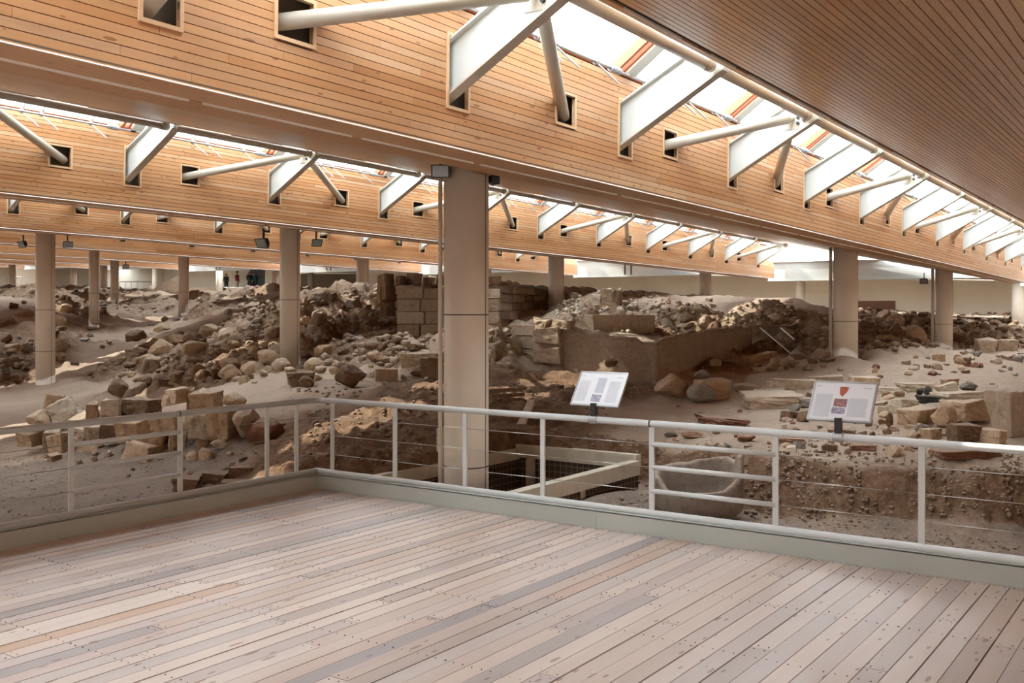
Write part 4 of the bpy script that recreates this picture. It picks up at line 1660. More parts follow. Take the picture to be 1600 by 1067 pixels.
# boulders in the dark wall at the right background
for a, mt, lab in (((1380, 503, 1416, 540), 'brown_stone', 'upright brown boulder in the dark earth wall beside the far column'),
                   ((1408, 507, 1452, 541), 'tan_stone', 'broad tan boulder in the dark earth wall beside the far column'),
                   ((1343, 526, 1366, 543), 'brown_stone', 'small brown boulder above the white parapet'),
                   ((1523, 541, 1546, 555), 'grey_stone', 'rounded grey boulder on the far low wall')):
    stone(*a, 'boulder', mt, lab, 'boulder', Z=31.0, depth=0.5, cat='boulder')
stone(1524, 527, 1556, 552, 'block', 'ashlar', 'pinkish squared block at the far low wall', 'stone_block', Z=30.2, depth=0.5)
stone(1553, 529, 1590, 552, 'block', 'ashlar', 'pinkish block with a rounded top at the far low wall', 'stone_block', Z=30.2, depth=0.5)
# blocks crowning the heap behind the mud wall
for a, mt in (((918, 459, 940, 476), 'pale_stone'), ((938, 449, 958, 476), 'ashlar'), ((956, 449, 973, 476), 'brown_stone'), ((925, 472, 968, 488), 'tan_stone')):
    stone(*a, 'block', mt, 'block piled on top of the pale heap behind the mud wall', 'stone_block', Z=27.2, depth=0.4, group='blocks crowning the pale heap')

# loose rubble: single stones on the heaps, by zone
ZONES = [('rubble stone on the crest between the left columns', 'rubble on the crest', (440, 548, 700, 600), 34, (8, 24), ('rubble', 'tan_stone', 'yellow_stone', 'brown_stone', 'pale_stone')),
         ('rough stone in the tall rubble heap behind the crest', 'rubble in the tall heap', (470, 462, 590, 552), 34, (7, 18), ('rubble', 'rubble', 'grey_stone', 'brown_stone')),
         ('rough stone on the dark mound beside the sandy path', 'rubble on the dark mound', (190, 545, 420, 600), 34, (8, 22), ('rubble', 'brown_stone', 'rubble', 'yellow_stone')),
         ('stone on the bank at the far side of the sandy path', 'rubble on the path bank', (0, 470, 175, 590), 20, (7, 18), ('rubble', 'brown_stone', 'grey_stone')),
         ('stone on the rubble rise below the far visitors', 'rubble on the visitor rise', (190, 455, 440, 530), 16, (6, 13), ('rubble', 'grey_stone', 'pale_stone')),
         ('yellowish stone on the long striped mound', 'rubble on the long mound', (1030, 470, 1300, 540), 22, (7, 15), ('yellow_stone', 'rubble', 'rubble')),
         ('stone in the sunlit rubble beside the main column', 'rubble right of the main column', (766, 500, 802, 575), 16, (8, 20), ('pale_stone', 'yellow_stone', 'rubble')),
         ('stone on the pale heap behind the mud wall', 'rubble on the pale heap', (875, 460, 1000, 500), 16, (7, 18), ('pale_stone', 'rubble', 'ashlar')),
         ('loose stone scattered on the dusty plateau', 'loose stones on the plateau', (1040, 560, 1600, 705), 60, (6, 17), ('rubble', 'red_stone', 'grey_stone', 'tan_stone')),
         ('broken stone in the litter round the shield panel on the plateau', 'litter round the shield panel', (1225, 612, 1480, 712), 60, (8, 24), ('rubble', 'tan_stone', 'grey_stone', 'brown_stone', 'pale_stone', 'red_stone')),
         ('filler stone wedged between the stacked blocks', 'fillers in the stacked wall', (60, 655, 400, 722), 26, (9, 20), ('tan_stone', 'brown_stone', 'rubble')),
         ('weathered boulder bulging from the mound beside the sandy path', 'boulders on the path mound', (195, 515, 440, 596), 26, (20, 46), ('rubble', 'tan_stone', 'yellow_stone', 'brown_stone')),
         ('weathered boulder in the bank across the sandy path', 'boulders in the path bank', (0, 480, 130, 585), 12, (16, 38), ('rubble', 'brown_stone', 'tan_stone')),
         ('weathered boulder in the tall heap left of the pale wall', 'boulders in the tall heap', (470, 470, 610, 570), 14, (16, 34), ('rubble', 'brown_stone', 'tan_stone')),
         ('weathered boulder lying along the shaded mound', 'boulders along the shaded mound', (1060, 500, 1300, 572), 16, (16, 36), ('rubble', 'brown_stone', 'tan_stone')),
         ('weathered boulder in the dark wall beneath the brown door', 'boulders in the dark far wall', (1345, 495, 1600, 545), 12, (18, 40), ('brown_stone', 'tan_stone')),
         ('stone in the low rubble ridge at the back of the plateau', 'stones in the plateau ridge', (1410, 560, 1530, 590), 18, (7, 20), ('rubble', 'red_stone', 'tan_stone')),
         ('stone in the far low rubble wall beyond the plateau', 'stones in the far low wall', (1500, 545, 1600, 570), 12, (8, 20), ('rubble', 'grey_stone')),
         ('stone at the foot of the shaded mound', 'stones at the mound foot', (1090, 545, 1300, 580), 18, (8, 24), ('brown_stone', 'rubble', 'tan_stone')),
         ('stone in the dark earth wall below the brown door', 'stones in the dark far wall', (1340, 490, 1590, 540), 14, (8, 22), ('brown_stone', 'rubble')),
         ('small stone on the ground behind the side railing', 'small stones behind the side railing', (40, 690, 440, 760), 16, (6, 13), ('rubble', 'tan_stone', 'brown_stone'))]
q = random.Random(21)
ZONES.sort(key=lambda z: -z[4][1])
for lab, grp, (x0, y0, x1, y1), n_, (s0, s1), mats in ZONES:
    cnt = 0
    tries = 0
    while cnt < n_ and tries < n_ * 14:
        tries += 1
        px, py = q.uniform(x0, x1), q.uniform(y0, y1)
        Z = hit(px, py)
        if Z is None or Z > 75:
            continue
        s = q.uniform(s0, s1)
        p = at(px, py, Z)
        w = s / F * Z
        if not free(p.x, p.y, w * 0.5):
            continue
        KEEP.append((p.x, p.y, w * 0.5))
        kd = q.choice(('rock', 'rock', 'rock', 'block', 'slab')) if 'weathered' not in lab else 'boulder'
        o = bpy.data.objects.new('loose_stone' if 'plateau' in lab else ('boulder' if 'weathered' in lab else 'rubble_stone'), stone_data(kd, q.randint(0, 9), q.choice(mats)))
        COL.objects.link(o)
        hgt = w * (q.uniform(0.5, 0.9) if kd != 'slab' else 0.3)
        o.location = (p.x, p.y, float(hf([(p.x, p.y)])[0]) - hgt * 0.25)
        o.rotation_euler = (q.uniform(-.3, .3), q.uniform(-.3, .3), q.uniform(0, 6.28))
        o.scale = (w, w * q.uniform(0.6, 1.0), hgt)
        tag(o, lab, 'boulder' if kd == 'boulder' else 'stone', grp)
        if kd == 'boulder':
            o.location.z -= hgt * 0.2
        cnt += 1

# uncountable small debris on the heaps and gravel on the ground
def tiny(seed):
    qq = random.Random(seed)
    bm = bmesh.new()
    bmesh.ops.create_icosphere(bm, subdivisions=1, radius=0.5)
    for vt in bm.verts:
        vt.co *= qq.uniform(0.7, 1.15)
    vs = np.array([c.co[:] for c in bm.verts])
    fs = np.array([[c.index for c in f.verts] for f in bm.faces])
    bm.free()
    return vs, fs


TINY = [tiny(s) for s in range(8)]


def debris(name, label, mat, samples, smin, smax, flat=0.6, seed=1, on=0.0):
    qq = np.random.RandomState(seed)
    if on > 0:
        _, ty = height(samples, True)
        samples = samples[ty[:, 1] + ty[:, 2] > on]
    n_ = len(samples)
    hz = hf(samples)
    V, Fc, off = [], [], 0
    rn = []
    for i in range(n_):
        if hz[i] < -2 or not free(samples[i][0], samples[i][1], 0.02):
            continue
        vs, fs = TINY[i % 8]
        s = smin + (smax - smin) * qq.rand() ** 3.5
        a = qq.rand() * 6.28
        c, s_ = math.cos(a), math.sin(a)
        w = vs * np.array([s, s * (0.6 + 0.4 * qq.rand()), s * flat])
        w = np.stack([w[:, 0] * c - w[:, 1] * s_, w[:, 0] * s_ + w[:, 1] * c, w[:, 2]], 1)
        w += np.array([samples[i][0], samples[i][1], hz[i] + s * flat * 0.18])
        V.append(w)
        Fc.append(fs + off)
        rn.append(np.full(len(fs), qq.rand()))
        off += len(vs)
    V = np.concatenate(V)
    Fc = np.concatenate(Fc)
    me = bpy.data.meshes.new(name)
    me.vertices.add(len(V))
    me.vertices.foreach_set('co', V.astype(np.float32).ravel())
    me.loops.add(len(Fc) * 3)
    me.loops.foreach_set('vertex_index', Fc.ravel().astype(np.int32))
    me.polygons.add(len(Fc))
    me.polygons.foreach_set('loop_start', np.arange(0, len(Fc) * 3, 3, dtype=np.int32))
    me.update(calc_edges=True)
    a_ = me.attributes.new('rnd', 'FLOAT', 'FACE')
    a_.data.foreach_set('value', np.concatenate(rn).astype(np.float32))
    o = link(name, me, M[mat])
    tag(o, label, kind='stuff')
    return o


def scatter_px(n_, box, seed, wt=None):
    """random ground points seen in a pixel box"""
    qq = random.Random(seed)
    out = []
    x0, y0, x1, y1 = box
    Zs = np.concatenate([np.arange(7.5, 40, 0.12), np.arange(40, 80, 0.5)])
    while len(out) < n_:
        px = qq.uniform(x0, x1)
        t = (px - 800) / F
        uv = np.stack([Zs * (FU + FV * t), Zs * (FV - FU * t)], 1)
        hh = hf(uv)
        pyy = 484 + (CAMZ - hh) / Zs * F
        for _ in range(14):
            py = qq.uniform(y0, y1)
            ok = np.where((pyy <= py) & (hh > -2))[0]
            if len(ok):
                Z = Zs[ok[0]] + qq.uniform(-.1, .1)
                out.append((Z * (FU + FV * t), Z * (FV - FU * t)))
    return np.array(out)


qn = np.random.RandomState(4)
gpts = np.stack([qn.uniform(7.0, 10.9, 9000), qn.uniform(-2, 5.5, 9000)], 1)
debris('gravel', 'grey-brown gravel on the ground outside the deck', 'rubble', gpts, 0.012, 0.05, seed=2)
gpts = np.stack([qn.uniform(3, 9, 5000), qn.uniform(7.3, 15, 5000)], 1)
debris('gravel', 'fine gravel on the ground behind the side railing', 'rubble', gpts, 0.010, 0.045, seed=3)
debris('debris', 'small broken stones over the rubble heaps left of the main column', 'rubble', scatter_px(2600, (180, 455, 700, 600), 5), 0.04, 0.30, 0.7, 5, 0.5)
debris('debris', 'small broken stones over the banks by the sandy path', 'rubble', scatter_px(900, (0, 450, 200, 590), 6), 0.05, 0.34, 0.7, 6, 0.6)
debris('debris', 'small broken stones over the long striped mound', 'rubble', scatter_px(1800, (1030, 466, 1300, 545), 7), 0.03, 0.16, 0.7, 7, 0.4)
debris('debris', 'small broken stones over the dark far wall', 'brown_stone', scatter_px(1200, (1340, 485, 1600, 545), 8), 0.06, 0.34, 0.7, 8)
debris('debris', 'small stones over the dusty plateau', 'pale_stone', scatter_px(1500, (980, 555, 1600, 735), 9), 0.012, 0.06, 0.6, 9)
debris('debris', 'small clods on the brown earth bank by the pit', 'mud', scatter_px(1800, (440, 600, 960, 740), 10), 0.015, 0.10, 0.6, 10)
debris('debris', 'crumbly clods on the cut earth bank beyond the gravel', 'mud', scatter_px(2600, (960, 700, 1600, 812), 14), 0.012, 0.075, 0.8, 14)
debris('debris', 'small stones over the pale heap behind the mud wall', 'pale_stone', scatter_px(900, (860, 458, 1030, 520), 11), 0.05, 0.22, 0.7, 11)

# ------------------------------------------------------------------ built ruins
def masonry(name, label, cat, pa, pb, zb, zt_, th, courses, mats, seed, lens=(0.45, 0.95), top_drop=0.0, proud=0.012):
    """coursed wall between plan points pa and pb; every block is a part"""
    qq = random.Random(seed)
    a, b = Vector((*pa, 0)), Vector((*pb, 0))
    L = (b - a).length
    ang = math.atan2(b.y - a.y, b.x - a.x)
    root = empty(name, (a.x, a.y, zb), ang)
    tag(root, label, cat)
    H = zt_ - zb
    MB().box(0.04, L - 0.04, 0.07, th - 0.07, -0.5, H * 0.72 - top_drop).build('core', M['mud'], root)
    ch = H / courses
    for c in range(courses):
        x = 0.0
        while x < L - 0.05:
            l = min(qq.uniform(*lens), L - x)
            if L - x - l < 0.2:
                l = L - x
            hh = ch - 0.012
            if c == courses - 1:
                hh = ch * qq.uniform(0.75, 1.0) - top_drop * (x / L)
            if hh > 0.05:
                o = bpy.data.objects.new('block', stone_data('cut', qq.randint(0, 5), qq.choice(mats)))
                COL.objects.link(o)
                o.parent = root
                pr = qq.uniform(-proud, proud)
                o.location = (x + l / 2, th / 2 + pr, c * ch)
                o.scale = (l - 0.012, th, hh)
            x += l
    return root


P2 = lambda px, Z: uv_at(px, Z)
zat = lambda py, Z: CAMZ - (py - 484) / F * Z
masonry('ashlar_wall', 'pale squared-block wall seen behind the main column, left face', 'wall', P2(619, 25.0), P2(779, 24.6), zat(526, 24.8), zat(447, 24.8), 0.6, 4,
        ('ashlar', 'ashlar', 'pale_stone'), 3, (0.5, 0.9))
masonry('ashlar_wall', 'dark brown coursed wall receding from the pale corner, right of the main column', 'wall', P2(779, 24.7), P2(868, 31.5), zat(500, 24.8), zat(444, 24.8), 0.5, 4,
        ('dark_ashlar',), 4, (0.9, 1.7), proud=0.004)
masonry('ashlar_wall', 'low smooth greenish slab wall beside the sunlit rubble', 'wall', P2(798, 20.8), P2(838, 20.3), zat(566, 20.4), zat(504, 20.4), 0.4, 3,
        ('ashlar', 'yellow_stone'), 5, (0.6, 0.9), proud=0.004)
masonry('ashlar_wall', 'long pale low wall on top behind the mud wall', 'wall', P2(926, 22.0), P2(1026, 22.6), zat(522, 22), zat(490, 22), 0.45, 1,
        ('yellow_stone', 'ashlar'), 6, (1.3, 1.6), proud=0.004)
# rubble upper storey left of the ashlar face
for k, (a, mt) in enumerate((((592, 426, 617, 474), 'tan_stone'), ((634, 424, 660, 445), 'rubble'), ((660, 432, 680, 445), 'yellow_stone'), ((680, 425, 700, 445), 'tan_stone'),
                             ((702, 428, 732, 445), 'rubble'), ((598, 468, 615, 494), 'rubble'), ((764, 430, 782, 443), 'rubble'), ((618, 430, 634, 446), 'rubble'))):
    stone(*a, 'block', mt, 'rough boulder piled above the pale squared-block wall', 'boulder', Z=25.3, depth=0.8, group='boulders above the pale block wall', cat='boulder')


def mud_wall():
    """thick earthen wall: two faces meeting at a corner, ragged top"""
    A, Bp, C = [Vector((*P2(px, Z), 0)) for px, Z in ((834, 19.6), (1028, 18.4), (1175, 23.6))]
    line = []
    for k in range(40):
        line.append((A.lerp(Bp, k / 40), k / 40 * 0.62))
    for k in range(41):
        line.append((Bp.lerp(C, k / 40), 0.62 + k / 40 * 0.38))
    tops = [(0.0, zat(500, 19.6)), (0.08, zat(498, 19.5)), (0.16, zat(506, 19.3)), (0.3, zat(521, 19.1)), (0.45, zat(528, 18.8)), (0.62, zat(535, 18.4)),
            (0.75, zat(520, 20)), (0.9, zat(514, 22)), (1.0, zat(512, 23.6))]
    bs = [(0.0, zat(582, 19.6)), (0.62, zat(602, 18.4)), (1.0, zat(572, 23.6))]

    def ip(tb, s):
        for (a, x), (b, y) in zip(tb[:-1], tb[1:]):
            if s <= b:
                return x + (y - x) * (s - a) / (b - a)
        return tb[-1][1]
    nz = 16
    fwd = Vector((FU, FV, 0))
    V, Fc = [], []
    for p, s in line:
        zt_, zb = ip(tops, s), ip(bs, s) - 0.3
        zt_ += 0.07 * noise.fractal(Vector((p.x * 3, p.y * 3, 1)), 1, 2, 3)
        for k in range(nz + 1):
            z = zb + (zt_ - zb) * k / nz
            q3 = Vector((p.x, p.y, z))
            dsp = 0.10 * noise.fractal(q3 * 1.6, 0.9, 2, 4)
            lean = 0.10 * (k / nz) ** 3
            V.append((q3 + fwd * (dsp + lean))[:])
        for k in range(1, 6):
            q3 = Vector((p.x, p.y, zt_ + 0.03 * math.sin(k)))
            V.append((q3 + fwd * (0.12 + 0.14 * k) + Vector((0, 0, 0.06 * noise.noise(q3 * 4 + Vector((k, 0, 0))))))[:])
        V.append((Vector((p.x, p.y, zb)) + fwd * 0.85)[:])
    m_ = nz + 7
    for i in range(len(line) - 1):
        for k in range(m_ - 1):
            Fc.append((i * m_ + k, (i + 1) * m_ + k, (i + 1) * m_ + k + 1, i * m_ + k + 1))
    Fc.append(tuple(range(m_)))
    Fc.append(tuple((len(line) - 1) * m_ + k for k in reversed(range(m_))))
    me = bpy.data.meshes.new('mud_wall')
    root = empty('mud_wall', (A.x, A.y, 0))
    me.from_pydata([(x - A.x, y - A.y, z) for x, y, z in V], [], Fc)
    bm = bmesh.new(); bm.from_mesh(me); bmesh.ops.recalc_face_normals(bm, faces=bm.faces); bm.to_mesh(me); bm.free()
    for p in me.polygons:
        p.use_smooth = len(p.vertices) == 4
    link('earth_body', me, M['mud'], root)
    tag(root, 'thick brown mud wall with a ragged top and squared blocks at one end', 'wall')
    d = (Bp - A).normalized()
    ang = math.atan2(d.y, d.x)
    for x, z0, l, hh in ((0.0, zat(572, 19.4), 0.62, 0.36), (0.0, zat(541, 19.4), 0.60, 0.38), (0.02, zat(515, 19.4), 0.30, 0.2), (0.32, zat(515, 19.4), 0.45, 0.19)):
        o = bpy.data.objects.new('block', stone_data('block', int(l * 17), 'ashlar'))
        COL.objects.link(o)
        o.parent = root
        o.rotation_euler = (0, 0, ang)
        nrm = Vector((-d.y, d.x, 0))
        c = d * (x + l / 2) + nrm * (0.10 if nrm.dot(fwd) > 0 else -0.10)
        o.location = (c.x, c.y, z0)
        o.scale = (l, 0.36, hh)
    return root


mud_wall()
# arched stone at its foot
stone(944, 560, 967, 574, 'boulder', 'brown_stone', 'half-round brown stone at the foot of the mud wall', 'boulder', Z=18.3, cat='boulder')

# ------------------------------------------------------------------ pit lining and timber frame
pu0, pu1, pv0, pv1 = PIT
def netting(name, a, b, c, d, label):
    me = bpy.data.meshes.new(name)
    me.from_pydata([a, b, c, d], [], [(0, 1, 2, 3)])
    uvl = me.uv_layers.new(name='UV')
    w = (Vector(b) - Vector(a)).length
    h = (Vector(d) - Vector(a)).length
    for i, xy in enumerate(((0, 0), (w, 0), (w, h), (0, h))):
        uvl.data[i].uv = xy
    o = link(name, me, M['netting'])
    md = o.modifiers.new('th', 'SOLIDIFY')
    md.thickness = 0.012
    tag(o, label, 'netting', 'netting on the pit walls')
    return o


e_ = 0.02
netting('pit_netting', (pu1 - e_, pv1, -3), (pu1 - e_, pv0, -3), (pu1 - e_, pv0, -0.12), (pu1 - e_, pv1, -0.12), 'dark wire netting on the far wall of the pit')
netting('pit_netting', (pu0, pv1 - e_, -3), (pu1, pv1 - e_, -3), (pu1, pv1 - e_, -0.12), (pu0, pv1 - e_, -0.12), 'dark wire netting on the pit wall nearest the corner of the deck')
netting('pit_netting', (pu1, pv0 + e_, -3), (pu0, pv0 + e_, -3), (pu0, pv0 + e_, -0.2), (pu1, pv0 + e_, -0.2), 'dark wire netting on the pit wall beside the gravel')
fr = empty('pit_shoring', (pu0, pv0, 0))
tag(fr, 'pale timber beams and posts shoring the column pit', 'shoring')


def fpart(x0, x1, y0, y1, z0, z1, name='beam'):
    me = MB().box(x0 - pu0, x1 - pu0, y0 - pv0, y1 - pv0, z0, z1).mesh(name)
    link(name, me, M['timber'], fr)


fpart(pu0, pu1 + 0.05, pv1 - 0.04, pv1 + 0.06, -0.17, -0.03)
fpart(pu1 - 0.06, pu1 + 0.05, pv0, pv1 + 0.5, -0.14, 0.02)
fpart(pu0, pu1 - 0.06, pv0 - 0.05, pv0 + 0.07, -0.20, -0.04)
fpart(pu0 - 0.02, pu0 + 0.10, pv0, pv1, -0.19, -0.03)
fpart(8.92, 9.02, pv1 - 0.06, pv1 + 0.03, -0.5, 0.36, 'post')
for y in (5.75, 6.95):
    fpart(pu1 - 0.14, pu1 - 0.06, y, y + 0.09, -2.9, -0.14, 'post')
fpart(9.2, 9.3, pv0 + 0.0, pv0 + 0.08, -2.9, -0.2, 'post')
# raking shore and slatted retaining boards behind the pit
a, b = at(798, 699, 13.0), at(830, 628, 14.2)
me = MB()
d = (b - a)
side = Vector((FV, -FU, 0)) * 0.045
up = Vector((0, 0, 0.03)) + Vector((FU, FV, 0)) * 0.03
me.hexa([a - side - up, a + side - up, b + side - up, b - side - up, a - side + up, a + side + up, b + side + up, b - side + up])
tag(me.build('raking_prop', M['timber']), 'slanting timber prop behind the column pit', 'prop')
rb = empty('retaining_boards', at(765, 655, 14.6))
tag(rb, 'dark slatted retaining boards in the earth right of the main column', 'boards')
for k, y in enumerate((607, 616, 625, 634, 643, 652)):
    a, b = at(745, y + 5, 14.9 - k * 0.12), at(823 - k * 3, y, 15.3 - k * 0.12)
    t_ = Vector((0, 0, 0.026))
    w_ = Vector((FU, FV, 0)) * 0.02
    m_ = MB()
    m_.hexa([p - rb.location for p in (a - w_ - t_, b - w_ - t_, b + w_ - t_, a + w_ - t_, a - w_ + t_, b - w_ + t_, b + w_ + t_, a + w_ + t_)])
    m_.build('board', M['dark_ashlar'], rb)


# ------------------------------------------------------------------ stone basin by the railing
def basin():
    Z0 = 10.55
    c = at(1090, 806, Z0 + 0.28)
    root = empty('stone_basin', (c.x, c.y, -0.47), -math.atan2(FU, FV) + 0.12)
    tag(root, 'hollowed stone basin with a broken rim standing on the gravel', 'basin')
    nseg, V, Fc = 56, [], []
    A, Bd = 0.50, 0.33

    def rim(t):
        x = math.cos(t)
        y = math.sin(t)
        h = 0.40 + 0.10 * max(0, y) + 0.15 * max(0, x) * (0.6 + 0.4 * y)
        if y < -0.2:
            h -= 0.13 * min(1, (-y - 0.2) * 2.2)
            if x > 0.45:
                h += 0.16 * min(1.0, (x - 0.45) * 2.5)
        return h + 0.018 * noise.noise(Vector((x * 4, y * 4, 0)))
    prof = [(0.86, 0.0), (0.96, 0.10), (1.0, 0.35), (1.0, 0.7), (0.985, 0.93), (0.95, 1.0), (0.86, 1.0), (0.80, 0.93), (0.76, 0.5), (0.66, 0.22), (0.3, 0.17), (0.0, 0.16)]
    for r_, zf in prof:
        for k in range(nseg):
            t = 2 * math.pi * k / nseg
            sq = 1.0 / max(abs(math.cos(t)), abs(math.sin(t))) ** 0.35
            h = rim(t)
            z = zf * h
            x, y = A * r_ * math.cos(t) * sq, Bd * r_ * math.sin(t) * sq
            n_ = 0.022 * noise.fractal(Vector((x * 4, y * 4, z * 4)), 1, 2, 3)
            V.append((x + n_ * math.cos(t), y + n_ * math.sin(t), z))
    for i in range(len(prof) - 1):
        for k in range(nseg):
            k2 = (k + 1) % nseg
            Fc.append((i * nseg + k, i * nseg + k2, (i + 1) * nseg + k2, (i + 1) * nseg + k))
    Fc.append(tuple(reversed(range(nseg))))
    me = bpy.data.meshes.new('bowl')
    me.from_pydata(V, [], Fc)
    bm = bmesh.new(); bm.from_mesh(me); bmesh.ops.remove_doubles(bm, verts=bm.verts, dist=1e-4)
    bmesh.ops.recalc_face_normals(bm, faces=bm.faces); bm.to_mesh(me); bm.free()
    for p in me.polygons:
        p.use_smooth = True
    link('bowl', me, M['basin_stone'], root)
    return root


basin()

# ------------------------------------------------------------------ small site furniture
def beam_between(name, a, b, w, h, mat, label, cat):
    d = (b - a).normalized()
    s = Vector((-d.y, d.x, 0)).normalized() * w / 2
    t_ = Vector((0, 0, h / 2))
    m_ = MB()
    m_.hexa([a - s - t_, b - s - t_, b + s - t_, a + s - t_, a - s + t_, b - s + t_, b + s + t_, a + s + t_])
    o = m_.build(name, M[mat])
    tag(o, label, cat)
    return o


# white parapet with a row of short bars, right background
par = empty('parapet', at(1338, 560, 24.8))
tag(par, 'white concrete parapet beam on thin bars behind the plateau column', 'parapet')
a, b = at(1338, 543, 24.8), at(1424, 544, 25.4)
for p0, p1, w, h, nm, mt in ((a, b, 0.25, 0.11, 'beam', 'white_steel'),):
    d = (p1 - p0).normalized(); s = Vector((-d.y, d.x, 0)) * w / 2; t_ = Vector((0, 0, h / 2))
    m_ = MB(); m_.hexa([p - par.location for p in (p0 - s - t_, p1 - s - t_, p1 + s - t_, p0 + s - t_, p0 - s + t_, p1 - s + t_, p1 + s + t_, p0 + s + t_)])
    m_.build(nm, M[mt], par)
for k in range(17):
    p = a.lerp(b, (k + 0.5) / 17) - par.location
    MB().tube(p + Vector((0, 0, -0.05)), p + Vector((0, 0, -0.5)), 0.012, n=6).build('bar', M['dark_metal'], par)

beam_between('plank', at(1172, 509, 24.6), at(1226, 510, 24.9), 0.4, 0.05, 'door', 'brown plank roofing the shaded hollow in the mound', 'plank')
for (x0, y0, x1, y1), lab in (((1188, 512, 1240, 556), 'long thin pole propped in the shaded hollow, leaning'),
                              ((1220, 512, 1241, 530), 'short thin pole propped in the shaded hollow')):
    a, b = at(x0, y0, 24.2), at(x1, y1, 22.7)
    o = MB().tube(a, b, 0.018, n=8).build('pole', M['timber'])
    tag(o, lab, 'pole')
beam_between('fallen_beam', at(1166, 563, 20.9), at(1207, 553, 21.6), 0.22, 0.12, 'tan_stone', 'long fallen stone lying at the mound foot', 'stone')
# small dark board by the slender column
o = MB().box(-0.75, 0.75, -0.02, 0.02, 0, 0.62).build('dark_board', M['panel_grey'])
p = at(263, 531, 38.0)
o.location = (p.x, p.y, p.z - 0.05)
o.rotation_euler = (0, 0, -math.atan2(FU, FV))
tag(o, 'low dark grey board standing beside the slender column', 'board')

# doors in the end wall
def wall_rect(px0, py0, px1, py1, mat, name, th=0.06, uwall=62.0):
    c = []
    for px, py in ((px0, py1), (px1, py0)):
        t = (px - 800) / F
        Z = uwall / (FU + FV * t)
        c.append(at(px, py, Z))
    o = MB().box(uwall - th, uwall, min(c[0].y, c[1].y), max(c[0].y, c[1].y), c[0].z, c[1].z).build(name, mat)
    return o


d_ = wall_rect(1340, 470, 1399, 505, M['door'], 'door_1')
tag(d_, 'dark brown boarded door in the end wall', kind='structure')
d_ = wall_rect(391, 419, 414, 462, M['panel_grey'], 'door_2')
tag(d_, 'dark doorway beside the far visitors', kind='structure')

# earthen partition and railings in the far hall
def far_rail(px0, px1, ytop, Za, Zb, label, hgt=1.05, n_=7, drop=(0, 0)):
    a, b = at(px0, ytop, Za), at(px1, ytop + drop[1], Zb)
    root = empty('railing', (a.x, a.y, a.z - hgt))
    tag(root, label, 'railing', 'walkway railings in the far hall')
    o_ = root.location
    MB().tube(a - o_, b - o_, 0.04, n=8).build('handrail', M['rail'], root)
    MB().tube(a - o_ - Vector((0, 0, hgt * .45)), b - o_ - Vector((0, 0, hgt * .45)), 0.025, n=6).build('mid_rail', M['rail'], root)
    for k in range(n_):
        p = a.lerp(b, k / (n_ - 1)) - o_
        MB().tube(p - Vector((0, 0, hgt + 0.6)), p, 0.03, n=6).build('post', M['rail'], root)


far_rail(186, 242, 440, 72, 74, 'pale walkway railing beside the curved earth wall')
far_rail(-20, 34, 433, 70, 72, 'pale walkway railing at the far left')
far_rail(466, 560, 450, 60, 46, 'thin pale railing descending behind the rubble heap', 0.9, 5, (0, 12))
far_rail(345, 392, 449.5, 88.5, 88, 'thin railing in front of the far visitors', 0.75, 5)
# raised floor of the far walkway
wk = MB()
for (a, b) in (((345, 90.5), (420, 84)),):
    pass
w_ = MB().box(56.5, 62, 60, 84, 2.0, 3.36).build('walkway', M['wall_dark'])
tag(w_, 'raised concrete walkway at the end of the far hall', kind='structure')
# curved earth partition
ep = MB()
prev = None
for k in range(13):
    px = 240 + k * 8.4
    ytop = 452 - 22 * min(1, k / 5) ** 0.7 if k < 6 else (431 if px < 282 else 449)
    Z = 66
    p0, p1 = at(px, ytop, Z), at(px, 470, Z)
    if prev is not None:
        fw = Vector((FU, FV, 0)) * 0.6
        ep.hexa([prev[1], p1, p1 + fw, prev[1] + fw, prev[0], p0, p0 + fw, prev[0] + fw])
    prev = (p0, p1)
tag(ep.build('earth_partition', M['mud']), 'curved brown earth partition behind the slender column', 'wall')


# white beams high in the far hall
for px0, px1, y0, y1, Z in ((183, 240, 414.5, 420, 76), (28, 57, 405, 409, 74), (488, 560, 416, 426, 66), (654, 694, 416, 422.5, 60)):
    a, b = at(px0, y1, Z), at(px1, y0, Z)
    o = beam_between('steel_beam', at(px0, (y0 + y1) / 2, Z), at(px1, (y0 + y1) / 2 + 1, Z), 0.15, (y1 - y0) / F * Z, 'white_steel', 'white steel beam under the roof of the far hall', 'beam')
    o['group'] = 'white beams in the far hall'
# beige partition boards in the far hall
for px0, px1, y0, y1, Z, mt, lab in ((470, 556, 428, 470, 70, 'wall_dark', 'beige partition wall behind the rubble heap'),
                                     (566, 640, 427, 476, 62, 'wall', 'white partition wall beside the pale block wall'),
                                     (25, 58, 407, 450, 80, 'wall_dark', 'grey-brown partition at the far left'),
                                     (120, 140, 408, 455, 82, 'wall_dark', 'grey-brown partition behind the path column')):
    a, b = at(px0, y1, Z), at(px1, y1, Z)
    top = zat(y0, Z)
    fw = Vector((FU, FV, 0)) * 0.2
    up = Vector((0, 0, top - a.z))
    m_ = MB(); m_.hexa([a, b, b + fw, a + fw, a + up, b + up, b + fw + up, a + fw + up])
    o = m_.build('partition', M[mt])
    tag(o, lab, 'partition')


